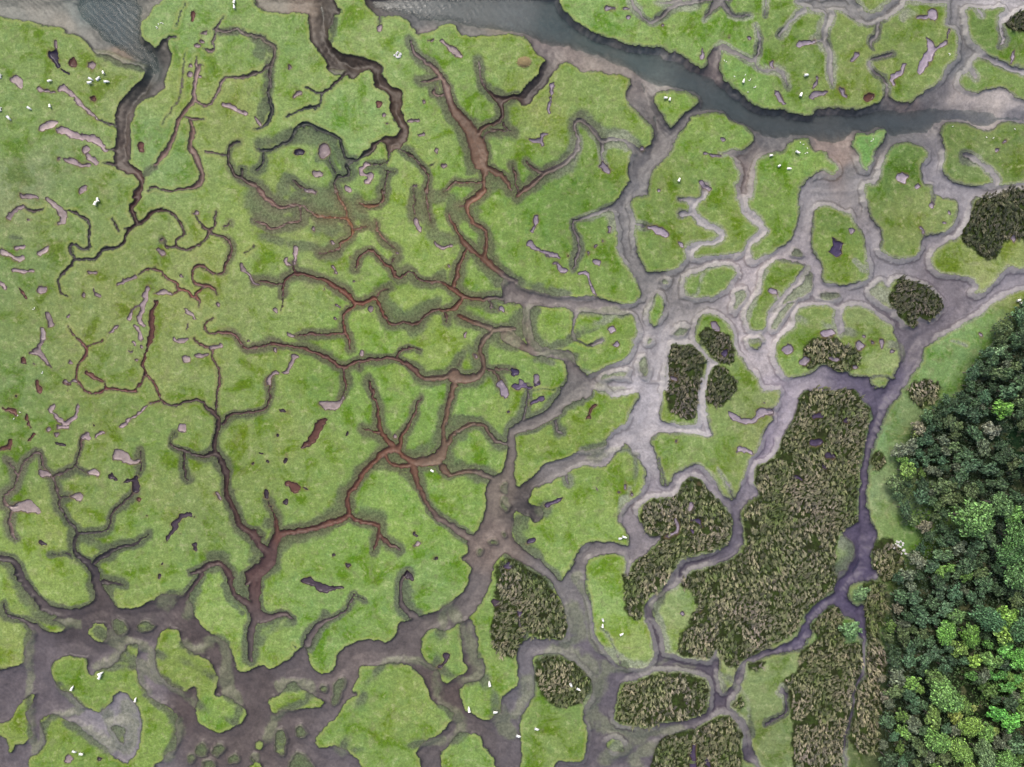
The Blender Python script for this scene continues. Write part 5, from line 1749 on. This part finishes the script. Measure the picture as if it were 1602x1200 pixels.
me.vertices.add(len(V)); me.loops.add(len(V)); me.polygons.add(nq)
me.vertices.foreach_set('co', V.ravel()); me.loops.foreach_set('vertex_index', np.arange(len(V), dtype=np.int32))
me.polygons.foreach_set('loop_start', (np.arange(nq) * 4).astype(np.int32)); me.update()
at = me.attributes.new('tint', 'FLOAT_COLOR', 'POINT')
c4 = np.ones((len(V), 4), np.float32); c4[:, :3] = np.array(T_); at.data.foreach_set('color', c4.ravel())
t = NT('bramble_leaves')
t.l.new(t.attr('tint', 'Color'), t.bsdf.inputs['Base Color']); t.bsdf.inputs['Roughness'].default_value = .6
me.materials.append(t.m)
tag(add('undergrowth', me), 'low bramble and fern growth filling the wood between the crowns', 'undergrowth', None, 'stuff')

# ------------------------------------------------------------------ sheep
def sheep_mesh(kind):
    bm_v = {'graze': [(-.46, 0, .62, .20), (-.22, 0, .66, .27), (.08, 0, .66, .28), (.34, 0, .64, .23), (.50, 0, .52, .13), (.60, 0, .32, .085), (.70, 0, .17, .055)],
            'stand': [(-.46, 0, .62, .20), (-.22, 0, .66, .27), (.08, 0, .66, .28), (.34, 0, .66, .23), (.47, 0, .80, .13), (.58, .03, .90, .095), (.73, .06, .84, .055)],
            'lie':   [(-.44, 0, .26, .21), (-.20, 0, .30, .28), (.08, 0, .30, .28), (.32, 0, .30, .22), (.44, 0, .46, .12), (.54, -.04, .56, .09), (.68, -.08, .50, .055)]}[kind]
    vs = [v[:3] for v in bm_v]; rad = [v[3] for v in bm_v]
    ed = [(i, i + 1) for i in range(len(vs) - 1)]
    gz = 0.0
    for bi_, xx in ((0, -.40), (3, .30)):
        for s in (-1, 1):
            k = len(vs)
            if kind == 'lie':
                vs += [(xx, s * .24, .12), (xx + .22, s * .27, .05)]
            else:
                vs += [(xx, s * .13, .36), (xx + (.03 if xx > 0 else -.03), s * .13, .03)]
            rad += [.075, .04]
            ed += [(bi_, k), (k, k + 1)]
    k = len(vs); vs += [(-.60, 0, bm_v[0][2] - .06)]; rad += [.05]; ed += [(0, k)]
    hd = 5
    for s in (-1, 1):
        k = len(vs); hx, hy, hz = vs[hd]
        vs += [(hx - .02, hy + s * .15, hz + .05)]; rad += [.03]; ed += [(hd, k)]
    me = bpy.data.meshes.new('sheep_body_' + kind)
    me.from_pydata(vs, ed, [])
    o = bpy.data.objects.new('tmp', me); COL.objects.link(o)
    o.modifiers.new('s', 'SKIN')
    sk = me.skin_vertices[0].data
    for i, q in enumerate(rad): sk[i].radius = (q, q)
    sk[1].use_root = True
    sb = o.modifiers.new('u', 'SUBSURF'); sb.levels = 1; sb.render_levels = 1
    dg = bpy.context.evaluated_depsgraph_get()
    m2 = bpy.data.meshes.new_from_object(o.evaluated_get(dg))
    bpy.data.objects.remove(o)
    m2.name = 'sheep'
    for p in m2.polygons: p.use_smooth = True
    m2.materials.clear(); m2.materials.append(M_WOOL)
    return m2
t = NT('wool')
geo_ = t.n.new('ShaderNodeTexCoord')
cw = t.mix(t.ramp(t.noise(7, 3), .3, .7), t.rgb((.80, .78, .72)), t.rgb((.66, .62, .56)))
t.l.new(cw, t.bsdf.inputs['Base Color']); t.bsdf.inputs['Roughness'].default_value = .95
M_WOOL = t.m
SHEEP_M = [sheep_mesh('graze'), sheep_mesh('stand'), sheep_mesh('lie')]
SHEEP = [
 (367.5, 4, 80, 0, 'upper of two white sheep at the top edge beside the winding green creek'),
 (367.5, 12, 95, 1, 'lower of two white sheep at the top edge beside the winding green creek'),
 (162.5, 114, 110, 0, 'uppermost sheep of the group on the grass point below the estuary bend'),
 (143, 124.5, -25, 0, 'upper sheep of the touching pair on the grass point below the estuary bend'),
 (142, 130.5, 10, 1, 'lower sheep of the touching pair on the grass point below the estuary bend'),
 (154, 123.5, 40, 2, 'small sheep between the pair and the right one below the estuary bend'),
 (168, 129, 5, 0, 'right sheep of the group on the grass point below the estuary bend'),
 (79, 127.5, 20, 0, 'single white sheep just above the orange ended pink gully at upper left'),
 (79, 166, 105, 0, 'white sheep below the long pink gully at upper left, body pointing north'),
 (47, 170, -30, 0, 'white sheep in the open grass left of the long pink gully'),
 (15.5, 185.5, -50, 0, 'white sheep near the left edge below the chalky pool'),
 (0.8, 171, 90, 2, 'sheep cut by the left picture edge, lower of two'),
 (0.8, 119.5, 80, 2, 'sheep cut by the left picture edge, upper of two'),
 (1041, 154, 5, 0, 'left sheep on the triangular islet in the estuary'),
 (1047.5, 156, 70, 0, 'right sheep on the triangular islet in the estuary'),
 (1162.5, 128, 75, 1, 'sheep among small white birds on the north bank of the estuary'),
 (1062, 282, 65, 0, 'sheep above the pale pools on the island south of the triangular islet'),
 (1260.5, 118.5, 10, 0, 'sheep beside the hooked grey creek north of the estuary'),
 (1252, 149, 65, 0, 'sheep beside the oval pink pool north of the estuary'),
 (1246.5, 239, -30, 1, 'top sheep of four on the island with the sandy beach'),
 (1205.5, 244, 10, 0, 'left sheep of four on the island with the sandy beach'),
 (1218.5, 260, 30, 0, 'lower middle sheep of four on the island with the sandy beach'),
 (1234, 264, 0, 2, 'small lower right sheep of four on the island with the sandy beach'),
 (154.5, 313, 105, 0, 'right sheep of the pair on dark grass left of the brown river'),
 (151, 318.5, 70, 0, 'left sheep of the pair on dark grass left of the brown river'),
 (1592, 470, 15, 0, 'larger sheep of the pair on the grass bank above the wood'),
 (1596.5, 474, 10, 1, 'smaller sheep of the pair on the grass bank above the wood'),
 (676, 736.5, -30, 2, 'single sheep at the mud edge by the ring shaped islet in the middle'),
 (970, 842, 5, 0, 'left sheep of the pair beside the lavender creek mouth'),
 (976, 839.5, -15, 1, 'right sheep of the pair beside the lavender creek mouth'),
 (158.5, 1053, 30, 0, 'upper sheep of the touching pair by the grey inlet at lower left'),
 (158, 1057.5, 60, 1, 'lower sheep of the pair by the grey inlet at lower left'),
 (114, 1076, 65, 0, 'sheep at the mud edge left of the touching pair at lower left'),
 (213, 1094, 80, 0, 'sheep above the round grey patch at lower left'),
 (117.5, 1174.5, -25, 0, 'left sheep of the pair near the bottom left corner'),
 (129, 1178, -5, 1, 'right sheep of the pair near the bottom left corner'),
 (766, 1069, 100, 0, 'upper sheep of three on the islet beside the lower middle creek'),
 (734, 1109, 100, 0, 'lower left sheep of three on the islet beside the lower middle creek'),
 (775, 1113.5, 0, 0, 'lower right sheep of three on the islet beside the lower middle creek'),
 (943, 969.5, -70, 0, 'top sheep of three on the long bright island between the creeks'),
 (942.5, 978, 85, 1, 'middle sheep of three, close under the top one on the long bright island'),
 (972, 991.5, 25, 0, 'right sheep of three on the long bright island between the creeks'),
 (839.5, 1139, -20, 0, 'right sheep of the pair on the bottom meadow left of the khaki flats'),
 (811, 1151, -20, 0, 'left sheep of the pair on the bottom meadow left of the khaki flats'),
 (893, 1070.5, -65, 0, 'left sheep standing in the round rush patch'),
 (904.5, 1077, -25, 1, 'right sheep standing in the round rush patch'),
]
for i, (px, py, an, kd, label) in enumerate(SHEEP):
    o = add('sheep', SHEEP_M[kd])
    o.location = (wx(px), wy(py), ground_z(px, py) - .01)
    s_ = .63 + .08 * math.sin(i * 5.3)
    o.scale = (s_, s_ * 1.15, s_)
    o.rotation_euler = (0, 0, math.radians(an))
    tag(o, label, 'sheep', 'sheep scattered over the marsh')

# ------------------------------------------------------------------ small things lying on the marsh
def stone_material():
    t = NT('pale_stone')
    c = t.mix(t.noise(6, 4), t.rgb((.30, .29, .28)), t.rgb((.62, .60, .57)))
    t.l.new(c, t.bsdf.inputs['Base Color']); t.bsdf.inputs['Roughness'].default_value = .85
    return t.m
M_STONE = stone_material()
def stone_mesh(seed):
    r_ = random.Random(seed); bm = bmesh.new()
    bmesh.ops.create_icosphere(bm, subdivisions=1, radius=1)
    for v in bm.verts: v.co *= r_.uniform(.75, 1.2)
    for v in bm.verts: v.co.z *= .6
    me = bpy.data.meshes.new('stone'); bm.to_mesh(me); bm.free(); me.materials.append(M_STONE)
    return me
STM = [stone_mesh(i) for i in range(4)]
def stone_heap(px, py, n, spread, label, size=(.10, .22)):
    root = bpy.data.objects.new('stone_heap', None); COL.objects.link(root)
    root.location = (wx(px), wy(py), ground_z(px, py))
    tag(root, label, 'stones')
    rr = random.Random(int(px * 7 + py))
    for i in range(n):
        s = add('stone', STM[i % 4], root)
        a = rr.uniform(0, 6.28); q = spread * math.sqrt(rr.random())
        s.location = (q * math.cos(a), q * math.sin(a) * .8, .06)
        k = rr.uniform(*size); s.scale = (k, k, k)
        s.rotation_euler = (0, 0, rr.uniform(0, 6))
stone_heap(622, 86, 26, .68, 'square heap of pale rubble in the grass between the brown creek and the estuary')
stone_heap(1403, 852, 14, 1.1, 'scatter of white stones in the short grass under the scrub edge', (.12, .26))
stone_heap(1414, 864, 8, .7, 'few white stones lying at the top of the dark reed strip', (.12, .24))

# heap of dead reed washed up by the estuary
t = NT('dead_reed')
c = t.mix(t.noise(9, 3), t.rgb(A((150, 130, 84))), t.rgb(A((205, 190, 140))))
t.l.new(c, t.bsdf.inputs['Base Color']); t.bsdf.inputs['Roughness'].default_value = .85
M_REED = t.m
bm = bmesh.new()
rr = random.Random(3)
for i in range(420):
    a = rr.uniform(0, 6.28); q = math.sqrt(rr.random())
    x_, y_ = 1.15 * q * math.cos(a), .75 * q * math.sin(a)
    h_ = .45 * (1 - q * q) + .03
    an = rr.uniform(0, 3.14) if rr.random() < .4 else rr.gauss(1.5, .4)
    L_ = rr.uniform(.18, .42); w_ = rr.uniform(.015, .03)
    ux, uy = math.cos(an), math.sin(an)
    dz = rr.uniform(-.08, .08)
    vv = [bm.verts.new((x_ - ux * L_ - uy * w_, y_ - uy * L_ + ux * w_, h_ - dz)), bm.verts.new((x_ - ux * L_ + uy * w_, y_ - uy * L_ - ux * w_, h_ - dz)),
          bm.verts.new((x_ + ux * L_ + uy * w_, y_ + uy * L_ - ux * w_, h_ + dz)), bm.verts.new((x_ + ux * L_ - uy * w_, y_ + uy * L_ + ux * w_, h_ + dz))]
    bm.faces.new(vv)
me = bpy.data.meshes.new('reed_heap'); bm.to_mesh(me); bm.free(); me.materials.append(M_REED)
o = add('reed_heap', me); o.location = (wx(820), wy(97), ground_z(820, 97))
tag(o, 'tan heap of dead reeds on the grass point beside the estuary', 'reed heap')

# gulls resting on the turf
def gull_mesh():
    vs = [(-.20, 0, .14), (0, 0, .15), (.14, 0, .17), (.20, 0, .25), (.28, 0, .25), (-.32, 0, .13)]
    rd = [.06, .10, .08, .05, .015, .02]
    ed = [(0, 1), (1, 2), (2, 3), (3, 4), (0, 5)]
    for s in (-1, 1):
        k = len(vs); vs += [(.02, s * .04, .02)]; rd += [.012]; ed += [(1, k)]
    me = bpy.data.meshes.new('g'); me.from_pydata(vs, ed, [])
    o = bpy.data.objects.new('tmp', me); COL.objects.link(o)
    o.modifiers.new('s', 'SKIN')
    sk = me.skin_vertices[0].data
    for i, q in enumerate(rd): sk[i].radius = (q, q)
    sk[1].use_root = True
    dg = bpy.context.evaluated_depsgraph_get()
    m2 = bpy.data.meshes.new_from_object(o.evaluated_get(dg)); bpy.data.objects.remove(o)
    m2.name = 'bird'; m2.materials.clear(); m2.materials.append(M_WOOL)
    for p in m2.polygons: p.use_smooth = True
    return m2
GULL = gull_mesh()
GULLS = [
 ('small white bird resting on the grass head at the top by the left estuary', [(245, 42), (248, 38), (252, 36), (255, 37), (246, 44)]),
 ('small white bird resting on the north bank grass facing the estuary islet', [(1133, 95), (1136, 97), (1149, 120), (1166, 117), (1172, 126), (1174, 124), (1180, 137), (1182, 136), (1170, 144)]),
 ('small white bird resting on the island with the sandy beach', [(1252, 223), (1257, 226), (1263, 232), (1260, 240), (1263, 239)]),
 ('small white bird on the grass below the chalky forked pool at left', [(28, 650), (31, 645), (22, 655), (66, 584), (67, 582), (52, 484), (54, 482)]),
 ('small white bird on the heart shaped green islet in the estuary', [(1363, 221), (1366, 218)]),
 ('small white bird on the meadow right of the estuary sand bank', [(1490, 198), (1543, 215), (1554, 216), (1587, 202), (1486, 86), (1485, 84)]),
]
gi = 0
for label, pts in GULLS:
    for (px, py) in pts:
        o = add('white_bird', GULL); o.location = (wx(px), wy(py), ground_z(px, py))
        o.rotation_euler = (0, 0, gi * 1.7); gi += 1
        o.scale = (.55, .55, .55)
        tag(o, label, 'bird', label.replace('small white bird', 'white birds'))

scene.render.engine = 'CYCLES'
tri = sum(len(o.data.polygons) for o in COL.objects if o.type == 'MESH')
print('polys', tri, 'rush blades', rush_n, 'scrub', len(placed), 'beds', len(beds), 'pools', len(pool_src))
